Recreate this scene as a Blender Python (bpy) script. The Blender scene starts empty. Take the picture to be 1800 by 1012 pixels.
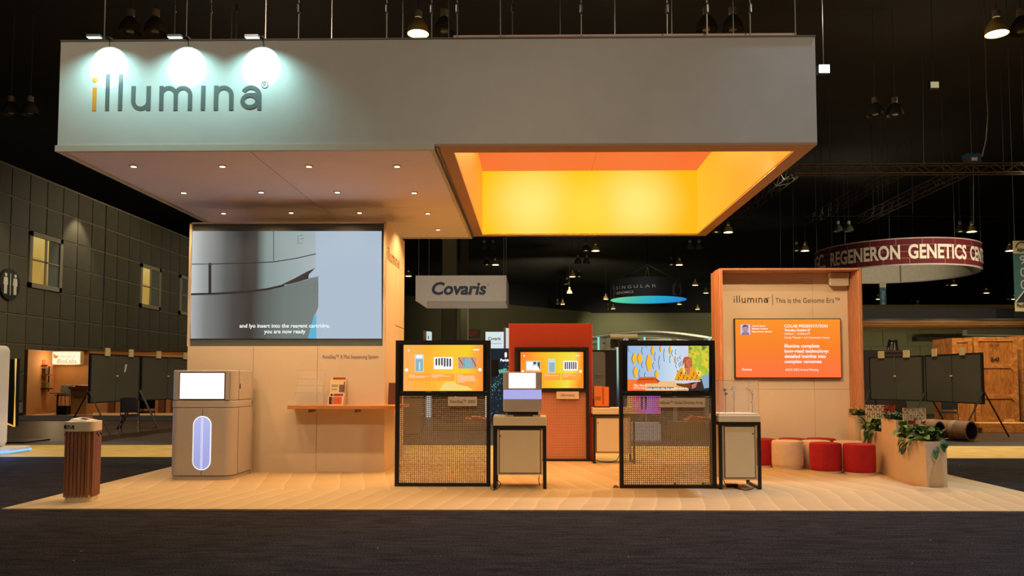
import bpy, math, random
from mathutils import Matrix, Vector
random.seed(7)
PI = math.pi
S = bpy.context.scene
COL = S.collection

# ---------------------------------------------------------------- camera, world, key lights, exposure
F, CX, CY, HC = 1410.0, 912.0, 583.5, 1.47
PITCH = math.atan(80.5 / F); YAW = math.radians(0.9)
cam = bpy.data.objects.new('camera', bpy.data.cameras.new('camera'))
COL.objects.link(cam); S.camera = cam
cam.data.sensor_width = 36; cam.data.lens = 36 * F / 1800
cam.data.shift_x = (900 - CX) / 1800; cam.data.shift_y = (CY - 506) / 1800
cam.data.clip_end = 400
cam.location = (0, 0, HC); cam.rotation_euler = (PI / 2 + PITCH, 0, YAW)

W = bpy.data.worlds.new('hall_air'); S.world = W; W.use_nodes = True
W.node_tree.nodes['Background'].inputs[0].default_value = (1.0, 0.86, 0.62, 1)
W.node_tree.nodes['Background'].inputs[1].default_value = 0.04
S.view_settings.view_transform = 'Standard'; S.view_settings.look = 'None'
S.view_settings.exposure = 0.0; S.view_settings.gamma = 1.0
S.view_settings.use_curve_mapping = False
S.cycles.use_denoising = True
S.cycles.max_bounces = 6; S.cycles.diffuse_bounces = 3; S.cycles.glossy_bounces = 3
S.cycles.transparent_max_bounces = 12; S.cycles.sample_clamp_indirect = 4.0
S.cycles.caustics_reflective = False; S.cycles.caustics_refractive = False

def light(name, kind, loc, power, col, aim=None, size=0.3, angle=120, blend=0.5, parent=None):
    d = bpy.data.lights.new(name, kind); d.energy = power; d.color = col
    o = bpy.data.objects.new(name, d); COL.objects.link(o); o.location = loc
    if kind == 'SPOT':
        d.spot_size = math.radians(angle); d.spot_blend = blend; d.shadow_soft_size = size
    elif kind == 'POINT': d.shadow_soft_size = size
    elif kind == 'AREA': d.size = size
    if aim is not None:
        o.rotation_euler = (Vector(aim) - Vector(loc)).to_track_quat('-Z', 'Y').to_euler()
    return o

HALL = (1.0, 0.84, 0.55)
# high-bay hall lamps over the aisles (above or outside the frame), all pointing down
for hx, hy, pw in [(-9, 6, 430), (9, 6, 360), (-7, 16.3, 1250), (-2, 19, 1900), (8, 18, 2000), (16, 19, 1900),
                   (-16, 30, 1500), (-3, 34, 1800), (9, 32, 1800), (20, 30, 1600), (0, 60, 2500), (20, 62, 2500)]:
    light('hall_lamp_and_fill_light', 'SPOT', (hx, hy, 10.3), pw, HALL, (hx, hy, 0), 0.25, 140, 0.8)
# fills added for left wall, ceiling and far wall, then the cool right-aisle flood
light('hall_lamp_and_fill_light', 'SPOT', (-13, 40, 9.5), 1150, HALL, (-21.6, 40, 5.5), 0.25, 120, 0.8)
light('hall_lamp_and_fill_light', 'SPOT', (-12, 52, 9.5), 800, HALL, (-21.6, 54, 5.5), 0.25, 120, 0.8)
for hp in ((-9, 26, 9.6), (14, 27, 9.6), (3, 24, 9.6), (-3, 44, 9.6), (20, 46, 9.6), (4, 75, 9.6)): light('hall_lamp_and_fill_light', 'POINT', hp, 120, HALL, size=0.3)  # added fill points, lift the dark ceiling
light('hall_lamp_and_fill_light', 'SPOT', (4, 80, 9.5), 2600, HALL, (2, 100, 5.0), 0.25, 150, 0.8)  # added fill spot, brightens the far end of the hall
light('hall_lamp_and_fill_light', 'SPOT', (12, 24, 9.0), 1500, (1, .78, .45), (12, 24, 0), 0.25, 120, 0.8)
light('cool_flood_light', 'SPOT', (6.1, 9.2, 12.3), 3600, (0.62, 0.76, 1.0), (4.6, 5.2, 0), 0.12, 66, 0.4)
for fx in (-5, 3): light('front_fill_light', 'SPOT', (fx, 0.5, 9.0), 950, (1.0, 0.76, 0.52), (fx + 1.0, 10.5, 1.2), 0.3, 75, 0.7)  # added warm fill pair, brightens the camera-facing booth surfaces

# ---------------------------------------------------------------- photograph geometry to world
def ray(px, py):
    x, y, z = (px - CX) / F, 1.0, -(py - CY) / F
    c, s = math.cos(PITCH), math.sin(PITCH)
    y, z = c * y - s * z, s * y + c * z
    c, s = math.cos(YAW), math.sin(YAW)
    return Vector((c * x - s * y, s * x + c * y, z))
def P(px, py, Y):
    d = ray(px, py); return Vector((0, 0, HC)) + d * (Y / d.y)
def G(px, py, z=0.0):
    d = ray(px, py); return Vector((0, 0, HC)) + d * ((z - HC) / d.z)
def R(x0, y0, x1, y1, Y):
    a, b = P(x0, (y0 + y1) / 2, Y), P(x1, (y0 + y1) / 2, Y)
    return a.x, b.x, P((x0 + x1) / 2, y1, Y).z, P((x0 + x1) / 2, y0, Y).z
def YG(py, px=934): return G(px, py).y

# ---------------------------------------------------------------- materials
def lin(c):
    return tuple((v / 255 / 12.92) if v / 255 <= 0.04045 else ((v / 255 + 0.055) / 1.055) ** 2.4 for v in c) + (1.0,)
MC = {}
def mat(name, col, rough=0.6, metal=0.0, var=0.06, scale=6.0, bump=0.0, bscale=None, stretch=None, alpha=None, trans=0.0, coat=0.0):
    if name in MC: return MC[name]
    m = bpy.data.materials.new(name); m.use_nodes = True; MC[name] = m
    nt = m.node_tree; b = nt.nodes['Principled BSDF']
    b.inputs['Roughness'].default_value = rough; b.inputs['Metallic'].default_value = metal
    c = lin(col)
    tc = nt.nodes.new('ShaderNodeTexCoord'); src = tc.outputs['Object']
    if stretch:
        mp = nt.nodes.new('ShaderNodeMapping'); mp.inputs['Scale'].default_value = stretch
        nt.links.new(src, mp.inputs[0]); src = mp.outputs[0]
    if var > 0:
        n = nt.nodes.new('ShaderNodeTexNoise'); n.inputs['Scale'].default_value = scale; n.inputs['Detail'].default_value = 5
        nt.links.new(src, n.inputs['Vector'])
        r = nt.nodes.new('ShaderNodeValToRGB')
        r.color_ramp.elements[0].position = 0.3; r.color_ramp.elements[1].position = 0.7
        r.color_ramp.elements[0].color = tuple(v * (1 - var) for v in c[:3]) + (1,)
        r.color_ramp.elements[1].color = tuple(min(1, v * (1 + var)) for v in c[:3]) + (1,)
        nt.links.new(n.outputs['Fac'], r.inputs[0]); nt.links.new(r.outputs[0], b.inputs['Base Color'])
    else:
        b.inputs['Base Color'].default_value = c
    if bump > 0:
        n2 = nt.nodes.new('ShaderNodeTexNoise'); n2.inputs['Scale'].default_value = bscale or scale * 10
        nt.links.new(src, n2.inputs['Vector'])
        bp = nt.nodes.new('ShaderNodeBump'); bp.inputs['Strength'].default_value = bump; bp.inputs['Distance'].default_value = 0.01
        nt.links.new(n2.outputs['Fac'], bp.inputs['Height']); nt.links.new(bp.outputs[0], b.inputs['Normal'])
    if alpha is not None: b.inputs['Alpha'].default_value = alpha
    if coat: b.inputs['Coat Weight'].default_value = coat
    return m
def emit(name, col, st=1.0):
    if name in MC: return MC[name]
    m = bpy.data.materials.new(name); m.use_nodes = True; MC[name] = m
    b = m.node_tree.nodes['Principled BSDF']
    b.inputs['Base Color'].default_value = (0.02, 0.02, 0.02, 1); b.inputs['Roughness'].default_value = 0.4
    b.inputs['Emission Color'].default_value = lin(col); b.inputs['Emission Strength'].default_value = st
    b.inputs['Specular IOR Level'].default_value = 0.1
    return m
def emit_ramp(name, stops, axis='X', lo=0.0, hi=1.0, st=1.0, noise=0.0, nscale=1.0, glow=None):
    """lit surface whose own colour changes along an object axis; glow: hot spots [(x,z,radius,colour)] of lamps behind the cloth"""
    m = bpy.data.materials.new(name); m.use_nodes = True; MC[name] = m
    nt = m.node_tree; b = nt.nodes['Principled BSDF']; L = nt.links
    b.inputs['Base Color'].default_value = (0.02, 0.02, 0.02, 1); b.inputs['Specular IOR Level'].default_value = 0.1
    tc = nt.nodes.new('ShaderNodeTexCoord'); sp = nt.nodes.new('ShaderNodeSeparateXYZ'); L.new(tc.outputs['Object'], sp.inputs[0])
    mr = nt.nodes.new('ShaderNodeMapRange'); mr.inputs[1].default_value = lo; mr.inputs[2].default_value = hi
    L.new(sp.outputs[axis], mr.inputs[0]); v = mr.outputs[0]
    if noise:
        n = nt.nodes.new('ShaderNodeTexNoise'); n.inputs['Scale'].default_value = nscale; n.inputs['Detail'].default_value = 1.5
        L.new(tc.outputs['Object'], n.inputs['Vector'])
        a = nt.nodes.new('ShaderNodeMath'); a.operation = 'MULTIPLY_ADD'; a.inputs[1].default_value = noise; 
        L.new(n.outputs['Fac'], a.inputs[0]); L.new(v, a.inputs[2])
        a2 = nt.nodes.new('ShaderNodeMath'); a2.operation = 'SUBTRACT'; a2.inputs[1].default_value = noise * 0.5; L.new(a.outputs[0], a2.inputs[0]); v = a2.outputs[0]
    r = nt.nodes.new('ShaderNodeValToRGB'); e = r.color_ramp.elements
    e[0].position, e[0].color = stops[0][0], lin(stops[0][1]); e[1].position, e[1].color = stops[-1][0], lin(stops[-1][1])
    for p, c in stops[1:-1]:
        k = e.new(p); k.color = lin(c)
    L.new(v, r.inputs[0]); out = r.outputs[0]
    for (gx, gz, gr, gc) in (glow or []):
        ds = nt.nodes.new('ShaderNodeVectorMath'); ds.operation = 'DISTANCE'
        cb = nt.nodes.new('ShaderNodeCombineXYZ'); L.new(sp.outputs['X'], cb.inputs[0]); L.new(sp.outputs['Z'], cb.inputs[2])
        L.new(cb.outputs[0], ds.inputs[0]); ds.inputs[1].default_value = (gx, 0, gz)
        m2 = nt.nodes.new('ShaderNodeMapRange'); m2.interpolation_type = 'SMOOTHSTEP'
        m2.inputs[1].default_value = gr; m2.inputs[2].default_value = 0; L.new(ds.outputs['Value'], m2.inputs[0])
        mx = nt.nodes.new('ShaderNodeMix'); mx.data_type = 'RGBA'
        L.new(m2.outputs[0], mx.inputs[0]); L.new(out, mx.inputs[6]); mx.inputs[7].default_value = lin(gc); out = mx.outputs[2]
    L.new(out, b.inputs['Emission Color']); b.inputs['Emission Strength'].default_value = st
    return m
def woodmat(name, c1, c2, rough=0.5, scale=3.0, stretch=(1, 1, 8), dist=6.0):
    m = bpy.data.materials.new(name); m.use_nodes = True; MC[name] = m
    nt = m.node_tree; b = nt.nodes['Principled BSDF']; b.inputs['Roughness'].default_value = rough
    tc = nt.nodes.new('ShaderNodeTexCoord'); mp = nt.nodes.new('ShaderNodeMapping'); mp.inputs['Scale'].default_value = stretch
    w = nt.nodes.new('ShaderNodeTexNoise'); w.inputs['Scale'].default_value = scale; w.inputs['Detail'].default_value = 4; w.inputs['Distortion'].default_value = dist * 0.3
    r = nt.nodes.new('ShaderNodeValToRGB'); r.color_ramp.elements[0].position = 0.35; r.color_ramp.elements[1].position = 0.65
    r.color_ramp.elements[0].color = lin(c1); r.color_ramp.elements[1].color = lin(c2)
    nt.links.new(tc.outputs['Object'], mp.inputs[0]); nt.links.new(mp.outputs[0], w.inputs['Vector']); nt.links.new(w.outputs['Fac'], r.inputs[0])
    nt.links.new(r.outputs[0], b.inputs['Base Color'])
    return m

cream = mat('cream_laminate', (226, 206, 178), 0.55, var=0.03, scale=2)
creamdk = mat('cream_joint', (120, 98, 72), 0.8, var=0)
white = mat('white_laminate', (228, 220, 206), 0.5, var=0.03)
fabric = mat('header_fabric', (200, 200, 198), 0.9, var=0.03, scale=3, bump=0.15, bscale=220)
soffitm = mat('soffit_fabric', (238, 232, 242), 0.85, var=0.02, scale=2)
trimm = mat('pale_trim', (196, 192, 178), 0.5, var=0.02)
black = mat('black_metal', (22, 21, 21), 0.45, var=0.1)
blackp = mat('black_plastic', (14, 14, 14), 0.35, var=0)
darkgap = mat('dark_gap', (16, 14, 12), 0.9, var=0)
steel = mat('chrome_steel', (190, 188, 182), 0.25, 1.0, var=0)
greym = mat('grey_metal', (120, 118, 112), 0.4, 0.7, var=0.05)
machine = mat('sequencer_shell', (200, 190, 180), 0.42, 0.15, var=0.03, scale=2)
machdk = mat('sequencer_seam', (70, 58, 48), 0.7, var=0)
redfab = mat('red_fabric', (168, 22, 30), 0.9, var=0.12, scale=9, bump=0.2, bscale=260)
creamfab = mat('cream_fabric', (226, 204, 180), 0.9, var=0.05, scale=9, bump=0.2, bscale=260)
redpanel = mat('red_panel', (168, 62, 44), 0.6, var=0.04, scale=1.5)
orangewood = woodmat('orange_wood', (182, 124, 88), (206, 146, 104), 0.5, 2.2, (8, 8, 0.7))
shelfwood = woodmat('shelf_wood', (196, 124, 66), (214, 146, 86), 0.5, 2.0, (1, 8, 8))
brownwood = woodmat('brown_flute_wood', (132, 84, 60), (158, 102, 74), 0.5, 2.4, (9, 9, 0.8))
crate = woodmat('plywood', (146, 82, 30), (188, 118, 50), 0.65, 3.2, (2.2, 1, 0.6), 7)
crateframe = woodmat('crate_batten_wood', (156, 92, 38), (196, 130, 62), 0.6, 3.0, (1, 1, 2))
beamwood = woodmat('beam_wood', (150, 100, 48), (196, 140, 76), 0.6, 2.0, (0.5, 3, 3))
paper = mat('white_paper', (236, 226, 208), 0.7, var=0.02)
tan = mat('tan_board', (170, 118, 66), 0.8, var=0.05, scale=1.2)
ink = mat('dark_ink', (52, 44, 40), 0.6, var=0)
inkgrey = mat('logo_grey', (84, 92, 94), 0.6, var=0)
inkorange = mat('logo_orange', (236, 140, 24), 0.6, var=0)

# ---------------------------------------------------------------- mesh building
class B:
    def __init__(s): s.v = []; s.f = []; s.m = []
    def face(s, pts, mi=0):
        n = len(s.v); s.v += [tuple(p) for p in pts]; s.f.append(tuple(range(n, n + len(pts)))); s.m.append(mi); return s
    def box(s, x0, x1, y0, y1, z0, z1, mi=0):
        n = len(s.v)
        s.v += [(x0, y0, z0), (x1, y0, z0), (x1, y1, z0), (x0, y1, z0), (x0, y0, z1), (x1, y0, z1), (x1, y1, z1), (x0, y1, z1)]
        for q in [(0, 3, 2, 1), (4, 5, 6, 7), (0, 1, 5, 4), (1, 2, 6, 5), (2, 3, 7, 6), (3, 0, 4, 7)]:
            s.f.append(tuple(n + i for i in q)); s.m.append(mi)
        return s
    def loft(s, rings, mi=0, cap=True):
        n = len(s.v); k = len(rings[0])
        for r in rings: s.v += [tuple(p) for p in r]
        for a in range(len(rings) - 1):
            for i in range(k):
                j = (i + 1) % k
                s.f.append((n + a * k + i, n + a * k + j, n + (a + 1) * k + j, n + (a + 1) * k + i)); s.m.append(mi)
        if cap:
            s.f.append(tuple(n + i for i in range(k))[::-1]); s.m.append(mi)
            e = n + (len(rings) - 1) * k
            s.f.append(tuple(e + i for i in range(k))); s.m.append(mi)
        return s
    def prism(s, poly, z0, z1, mi=0):            # footprint (x,y) extruded along z
        return s.loft([[(x, y, z0) for x, y in poly], [(x, y, z1) for x, y in poly]], mi)
    def slab(s, poly, y0, y1, mi=0):             # outline (x,z) extruded along y
        return s.loft([[(x, y0, z) for x, z in poly], [(x, y1, z) for x, z in poly]], mi)
    def lathe(s, prof, c=(0, 0, 0), n=20, mi=0, cap=True):
        return s.loft([[(c[0] + r * math.cos(2 * PI * i / n), c[1] + r * math.sin(2 * PI * i / n), c[2] + z) for i in range(n)] for r, z in prof], mi, cap)
    def tube(s, pts, r, n=6, mi=0):
        pts = [Vector(p) for p in pts]; rings = []
        for i, p in enumerate(pts):
            d = (pts[min(i + 1, len(pts) - 1)] - pts[max(i - 1, 0)]).normalized()
            u = d.cross(Vector((0, 0, 1)) if abs(d.z) < 0.9 else Vector((1, 0, 0))).normalized(); w = d.cross(u)
            rings.append([p + (u * math.cos(2 * PI * k / n) + w * math.sin(2 * PI * k / n)) * r for k in range(n)])
        return s.loft(rings, mi)
    def bar(s, a, b, w, mi=0): return s.tube([a, b], w, 4, mi)
def rrect(x0, x1, y0, y1, r, n=6):
    out = []
    for cx, cy, a0 in [(x1 - r, y1 - r, 0), (x0 + r, y1 - r, 90), (x0 + r, y0 + r, 180), (x1 - r, y0 + r, 270)]:
        for i in range(n + 1):
            a = math.radians(a0 + 90 * i / n); out.append((cx + r * math.cos(a), cy + r * math.sin(a)))
    return out
def circle(cx, cz, r, n=20, rz=None): return [(cx + r * math.cos(2 * PI * i / n), cz + (rz or r) * math.sin(2 * PI * i / n)) for i in range(n)]

def tag(o, label=None, cat=None, group=None, kind=None):
    if label: o['label'] = label
    if cat: o['category'] = cat
    if group: o['group'] = group
    if kind: o['kind'] = kind
    return o
WM = {}
def thing(name, label, cat, loc=(0, 0, 0), rz=0.0, group=None, kind=None):
    o = bpy.data.objects.new(name, None); COL.objects.link(o); o.empty_display_size = 0.1
    o.location = loc; o.rotation_euler = (0, 0, rz); tag(o, label, cat, group, kind)
    WM[o.name] = Matrix.Translation(loc) @ Matrix.Rotation(rz, 4, 'Z')
    return o
def root_of(o):
    while o.parent: o = o.parent
    return o
def obj(name, b, mats, parent=None, W=True, smooth=False, bevel=0, label=None, kind=None, loc=None):
    """W: coordinates are world ones; else they are in the thing's own frame"""
    me = bpy.data.meshes.new(name)
    v = b.v
    if parent is not None and W:
        inv = WM.get(root_of(parent).name, Matrix.Translation(root_of(parent).location)).inverted(); v = [inv @ Vector(p) for p in v]
    if parent is None and loc is None and v:     # origin at the base centre of a single-mesh thing
        xs = [p[0] for p in v]; ys = [p[1] for p in v]; zs = [p[2] for p in v]
        loc = ((min(xs) + max(xs)) / 2, (min(ys) + max(ys)) / 2, min(zs)); v = [Vector(p) - Vector(loc) for p in v]
    me.from_pydata([tuple(p) for p in v], [], b.f)
    if not isinstance(mats, (list, tuple)): mats = [mats]
    for m in mats: me.materials.append(m)
    me.polygons.foreach_set('material_index', b.m)
    if smooth: me.polygons.foreach_set('use_smooth', [True] * len(me.polygons))
    me.update()
    o = bpy.data.objects.new(name, me); COL.objects.link(o)
    if parent is not None: o.parent = parent
    elif loc is not None: o.location = loc
    if smooth:
        try:
            me.set_sharp_from_angle(angle=math.radians(40))
        except Exception: pass
    if bevel:
        md = o.modifiers.new('bevel', 'BEVEL'); md.width = bevel; md.segments = 2; md.limit_method = 'ANGLE'
    if label: o['label'] = label
    if kind: o['kind'] = kind
    return o
def struct(name, b, mats, parent=None, **k):
    o = obj(name, b, mats, parent, **k)
    if parent is None: o['kind'] = 'structure'
    return o
def dup(src, loc, rz=0.0, label=None, group=None):
    r = src.copy(); COL.objects.link(r); r.location = loc; r.rotation_euler = (0, 0, rz)
    WM[r.name] = Matrix.Translation(loc) @ Matrix.Rotation(rz, 4, 'Z')
    if label: r['label'] = label
    if group: r['group'] = group
    for ch in list(src.children):
        c = ch.copy(); COL.objects.link(c); c.parent = r
        for g in ch.children:
            d = g.copy(); COL.objects.link(d); d.parent = c
    return r
def textraw(s, bold=0.0, space=1.0, shear=0.0):
    cu = bpy.data.curves.new('lettering_curve', 'FONT'); cu.body = s; cu.size = 1; cu.resolution_u = 3; cu.offset = bold; cu.space_character = space; cu.shear = shear
    cu.space_line = 0.95
    o = bpy.data.objects.new('lettering_curve', cu); COL.objects.link(o)
    bpy.context.view_layer.update()
    me = bpy.data.meshes.new_from_object(o.evaluated_get(bpy.context.evaluated_depsgraph_get()))
    v = [tuple(p.co) for p in me.vertices]; f = [tuple(p.vertices) for p in me.polygons]
    bpy.data.objects.remove(o); bpy.data.curves.remove(cu); bpy.data.meshes.remove(me)
    return v, f
CAP = None
def capscale():
    global CAP
    if CAP is None:
        v, f = textraw('H'); CAP = max(p[1] for p in v)
    return CAP
def text(b, s, x0, x1, z0, z1, y, mi=0, bold=0.0, space=1.0, shear=0.0, fn=None):
    """letters in the xz plane facing -y; baseline z0, capital height up to z1, width x0..x1"""
    v, f = textraw(s, bold, space, shear)
    if not v: return b
    a, c = min(p[0] for p in v), max(p[0] for p in v); k = (z1 - z0) / capscale()
    n = len(b.v)
    for p in v:
        q = (x0 + (p[0] - a) / (c - a) * (x1 - x0), y, z0 + p[1] * k)
        b.v.append(fn(q) if fn else q)
    for q in f: b.f.append(tuple(n + i for i in q)); b.m.append(mi)
    return b
def ptext(b, s, px0, px1, pbase, pcap, Y, mi=0, **k):
    """lettering that stands on the plane at depth Y"""
    xm = (px0 + px1) / 2
    a, c = P(px0, pbase, Y), P(px1, pbase, Y)
    return text(b, s, a.x, c.x, P(xm, pbase, Y).z, P(xm, pcap, Y).z, Y, mi, **k)
def stroke(b, pts, w, y0, y1, mi=0, closed=False):
    """a flat ribbon of width w along xz points"""
    n = len(pts); L = []; Rr = []
    for i in range(n):
        if closed: p, q = pts[i - 1], pts[(i + 1) % n]
        else: p, q = pts[max(i - 1, 0)], pts[min(i + 1, n - 1)]
        dx, dz = q[0] - p[0], q[1] - p[1]; l = math.hypot(dx, dz) or 1
        nx, nz = -dz / l * w / 2, dx / l * w / 2
        L.append((pts[i][0] + nx, pts[i][1] + nz)); Rr.append((pts[i][0] - nx, pts[i][1] - nz))
    n0 = len(b.v)
    for yy in (y0, y1):
        b.v += [(p[0], yy, p[1]) for p in L]; b.v += [(p[0], yy, p[1]) for p in Rr]
    for i in range(n if closed else n - 1):
        j = (i + 1) % n; l0, l1, r0, r1 = n0 + i, n0 + j, n0 + n + i, n0 + n + j; k = 2 * n
        for q in ((l0, r0, r1, l1), (l0 + k, l1 + k, r1 + k, r0 + k), (l0, l1, l1 + k, l0 + k), (r0, r0 + k, r1 + k, r1)):
            b.f.append(q); b.m.append(mi)
    if not closed:
        for i in (0, n - 1): b.f.append((n0 + i, n0 + i + 2 * n, n0 + n + i + 2 * n, n0 + n + i)); b.m.append(mi)
    return b
def logo(b, x0, x1, zb, zx, y0, y1, mi=0, mo=None, reg=True, fn=None, thick=None):
    """the lower-case word mark: baseline zb, x-height zx"""
    mo = mi if mo is None else mo; h = zx - zb; t = thick or h * 0.165; n0 = len(b.v)
    X = 0.0; asc = zb + h * 1.5; parts = []
    def st(x, top, m): parts.append(('s', x, zb, top, m))
    def arcs(cx, cz, r, a0, a1, rz=None, k=14): return [(cx + r * math.cos(math.radians(a0 + (a1 - a0) * i / k)), cz + (rz or r) * math.sin(math.radians(a0 + (a1 - a0) * i / k))) for i in range(k + 1)]
    g = h * 0.36
    u = h
    x = t / 2
    segs = []
    segs.append(([(x, zb), (x, zb + h * 0.95)], mo)); doti = x; x += t + g
    segs.append(([(x, zb), (x, asc)], mi)); x += t + g
    segs.append(([(x, zb), (x, asc)], mi)); x += t + g
    wl = u * 0.62; r = wl / 2
    segs.append(([(x, zb + h), (x, zb + r + t / 2)] + arcs(x + r, zb + r + t / 2, r, 180, 360) , mi)); segs.append(([(x + wl, zb), (x + wl, zb + h)], mi)); x += wl + t + g
    rm = u * 0.29
    segs.append(([(x, zb), (x, zb + h)], mi))
    segs.append((arcs(x + rm, zb + h - rm - t / 2, rm, 180, 0) + [(x + 2 * rm, zb)], mi))
    segs.append((arcs(x + 3 * rm, zb + h - rm - t / 2, rm, 180, 0) + [(x + 4 * rm, zb)], mi)); x += 4 * rm + t + g
    segs.append(([(x, zb), (x, zb + h)], mi)); x += t + g
    segs.append(([(x, zb), (x, zb + h)], mi)); segs.append((arcs(x + r, zb + h - r - t / 2, r, 180, 0) + [(x + wl, zb)], mi)); x += wl + t + g * 0.8
    wa = u * 0.68; ra = u * 0.30
    segs.append((arcs(x + wa / 2, zb + h - wa / 2 - t / 2 + 0.0, wa / 2, 150, 0) + [(x + wa, zb)], mi))
    segs.append((arcs(x + ra, zb + ra + t / 2 - 0.02 * u, ra, 0, 360, ra * 0.82, 20), mi)); segs.append(([(x + ra, zb + ra * 1.82 + t / 2 - 0.02 * u), (x + wa, zb + ra * 1.82 + t / 2 - 0.02 * u)], mi))
    X = x + wa + t / 2
    sc = (x1 - x0) / X
    for i_, (pts, m) in enumerate(segs): stroke(b, [(x0 + p * sc, q) for p, q in pts], t, y0 - i_ * .0003, y1, m)
    b.slab(circle(x0 + doti * sc, zb + h * 1.27, t * 0.66, 14), y0, y1, mo)
    if reg:
        rr = h * 0.13; cx = x1 + h * 0.12; cz = zx + h * 0.02
        stroke(b, circle(cx, cz, rr, 16), rr * 0.25, y0, y1, mi, True)
        stroke(b, [(cx - rr * 0.3, cz - rr * 0.5), (cx - rr * 0.3, cz + rr * 0.5), (cx + rr * 0.25, cz + rr * 0.45), (cx + rr * 0.25, cz + 0.05 * rr), (cx - rr * 0.3, cz)], rr * 0.2, y0, y1, mi)
    if fn:
        for i in range(n0, len(b.v)): b.v[i] = fn(b.v[i])
    return b
# ================================================================ SETTING
def carpetmat():
    m = mat('aisle_carpet', (46, 43, 45), 0.95, var=0.45, scale=5, stretch=(.8, 3.5, 1), bump=0.5, bscale=160)
    nt = m.node_tree; b = nt.nodes['Principled BSDF']; src = b.inputs['Base Color'].links[0].from_socket
    b.inputs['Specular IOR Level'].default_value = 0.05
    tc = nt.nodes.new('ShaderNodeTexCoord'); v = nt.nodes.new('ShaderNodeTexVoronoi'); v.inputs['Scale'].default_value = 3.2; v.feature = 'F1'
    nt.links.new(tc.outputs['Object'], v.inputs['Vector'])
    lt = nt.nodes.new('ShaderNodeMath'); lt.operation = 'LESS_THAN'; lt.inputs[1].default_value = 0.022; nt.links.new(v.outputs['Distance'], lt.inputs[0])
    n = nt.nodes.new('ShaderNodeTexNoise'); n.inputs['Scale'].default_value = 70; n.inputs['Detail'].default_value = 3; nt.links.new(tc.outputs['Object'], n.inputs['Vector'])
    mr = nt.nodes.new('ShaderNodeMapRange'); mr.inputs[1].default_value = 0.35; mr.inputs[2].default_value = 0.65; mr.inputs[3].default_value = 0.3; mr.inputs[4].default_value = 1.9
    nt.links.new(n.outputs['Fac'], mr.inputs[0])
    sc = nt.nodes.new('ShaderNodeVectorMath'); sc.operation = 'SCALE'; nt.links.new(src, sc.inputs[0]); nt.links.new(mr.outputs[0], sc.inputs['Scale'])
    mx = nt.nodes.new('ShaderNodeMix'); mx.data_type = 'RGBA'; nt.links.new(lt.outputs[0], mx.inputs[0]); nt.links.new(sc.outputs[0], mx.inputs[6]); mx.inputs[7].default_value = lin((210, 205, 195))
    nt.links.new(mx.outputs[2], b.inputs['Base Color']); return m
def boothcarpet():
    m = mat('booth_carpet', (206, 176, 130), 0.95, var=0.03, scale=3, bump=0.3, bscale=200)
    nt = m.node_tree; b = nt.nodes['Principled BSDF']; src = b.inputs['Base Color'].links[0].from_socket
    # vacuum strokes: slanted saw-tooth bands of brushed pile, each with a thin light ridge, in rows of changing slant
    def node(k, **kw):
        q = nt.nodes.new(k)
        for a_, v_ in kw.items(): setattr(q, a_, v_)
        return q
    tc = node('ShaderNodeTexCoord'); outs = []
    for ang, sc_, ph in ((9, 1.15, 0.0), (-13, 0.9, 4.0)):
        mp = node('ShaderNodeMapping'); mp.inputs['Rotation'].default_value = (0, 0, math.radians(ang)); mp.inputs['Location'].default_value = (ph, ph, 0); nt.links.new(tc.outputs['Object'], mp.inputs[0])
        w = node('ShaderNodeTexWave', wave_type='BANDS', bands_direction='X', wave_profile='SAW'); w.inputs['Scale'].default_value = sc_; w.inputs['Distortion'].default_value = 1.6; w.inputs['Detail'].default_value = 1.0; w.inputs['Detail Scale'].default_value = .8
        nt.links.new(mp.outputs[0], w.inputs['Vector'])
        r = node('ShaderNodeValToRGB'); el = r.color_ramp.elements; el[0].position = 0; el[0].color = (.86, .86, .86, 1); el[1].position = 1; el[1].color = (1.1, 1.1, 1.1, 1)
        k = el.new(.80); k.color = (.96, .96, .96, 1); k = el.new(.90); k.color = (1.0, 1.0, 1.0, 1)
        nt.links.new(w.outputs['Fac'], r.inputs[0]); outs.append(r.outputs[0])
    sp = node('ShaderNodeSeparateXYZ'); nt.links.new(tc.outputs['Object'], sp.inputs[0])
    g1 = node('ShaderNodeMath', operation='GREATER_THAN'); g1.inputs[1].default_value = -1.35; nt.links.new(sp.outputs['Y'], g1.inputs[0])
    mu = node('ShaderNodeMix', data_type='FLOAT'); nt.links.new(g1.outputs[0], mu.inputs[0]); nt.links.new(outs[0], mu.inputs[2]); nt.links.new(outs[1], mu.inputs[3])
    sc = nt.nodes.new('ShaderNodeVectorMath'); sc.operation = 'SCALE'; nt.links.new(src, sc.inputs[0]); nt.links.new(mu.outputs[0], sc.inputs['Scale']); nt.links.new(sc.outputs[0], b.inputs['Base Color'])
    return m
GY0, GY1, DY1 = 14.95, 17.6, 27.3
aislem = carpetmat()
struct('floor', B().box(-60, 60, -3, GY0, -0.1, 0), aislem)
struct('floor', B().box(-60, 60, GY0, GY1, -0.1, 0.001), mat('tan_aisle_floor', (214, 176, 96), 0.7, var=0.2, scale=2.6, bump=0.3, bscale=30, stretch=(1, 2.5, 1)))
struct('floor', B().box(-60, 60, GY1, GY1 + 1.0, -0.1, 0.002), mat('black_floor_edge', (20, 20, 24), 0.5, var=0.1))
cm_ = mat('hall_concrete', (58, 44, 34), 0.42, var=0.25, scale=0.6); cm_.node_tree.nodes['Principled BSDF'].inputs['Specular IOR Level'].default_value = 0.15
struct('floor', B().box(-140, 140, GY1 + 1.0, 130, -0.1, 0), cm_)
struct('floor', B().box(-40, -9, DY1, 60, 0, 0.012), mat('dark_blue_carpet', (26, 28, 36), 0.9, var=0.1))
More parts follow.
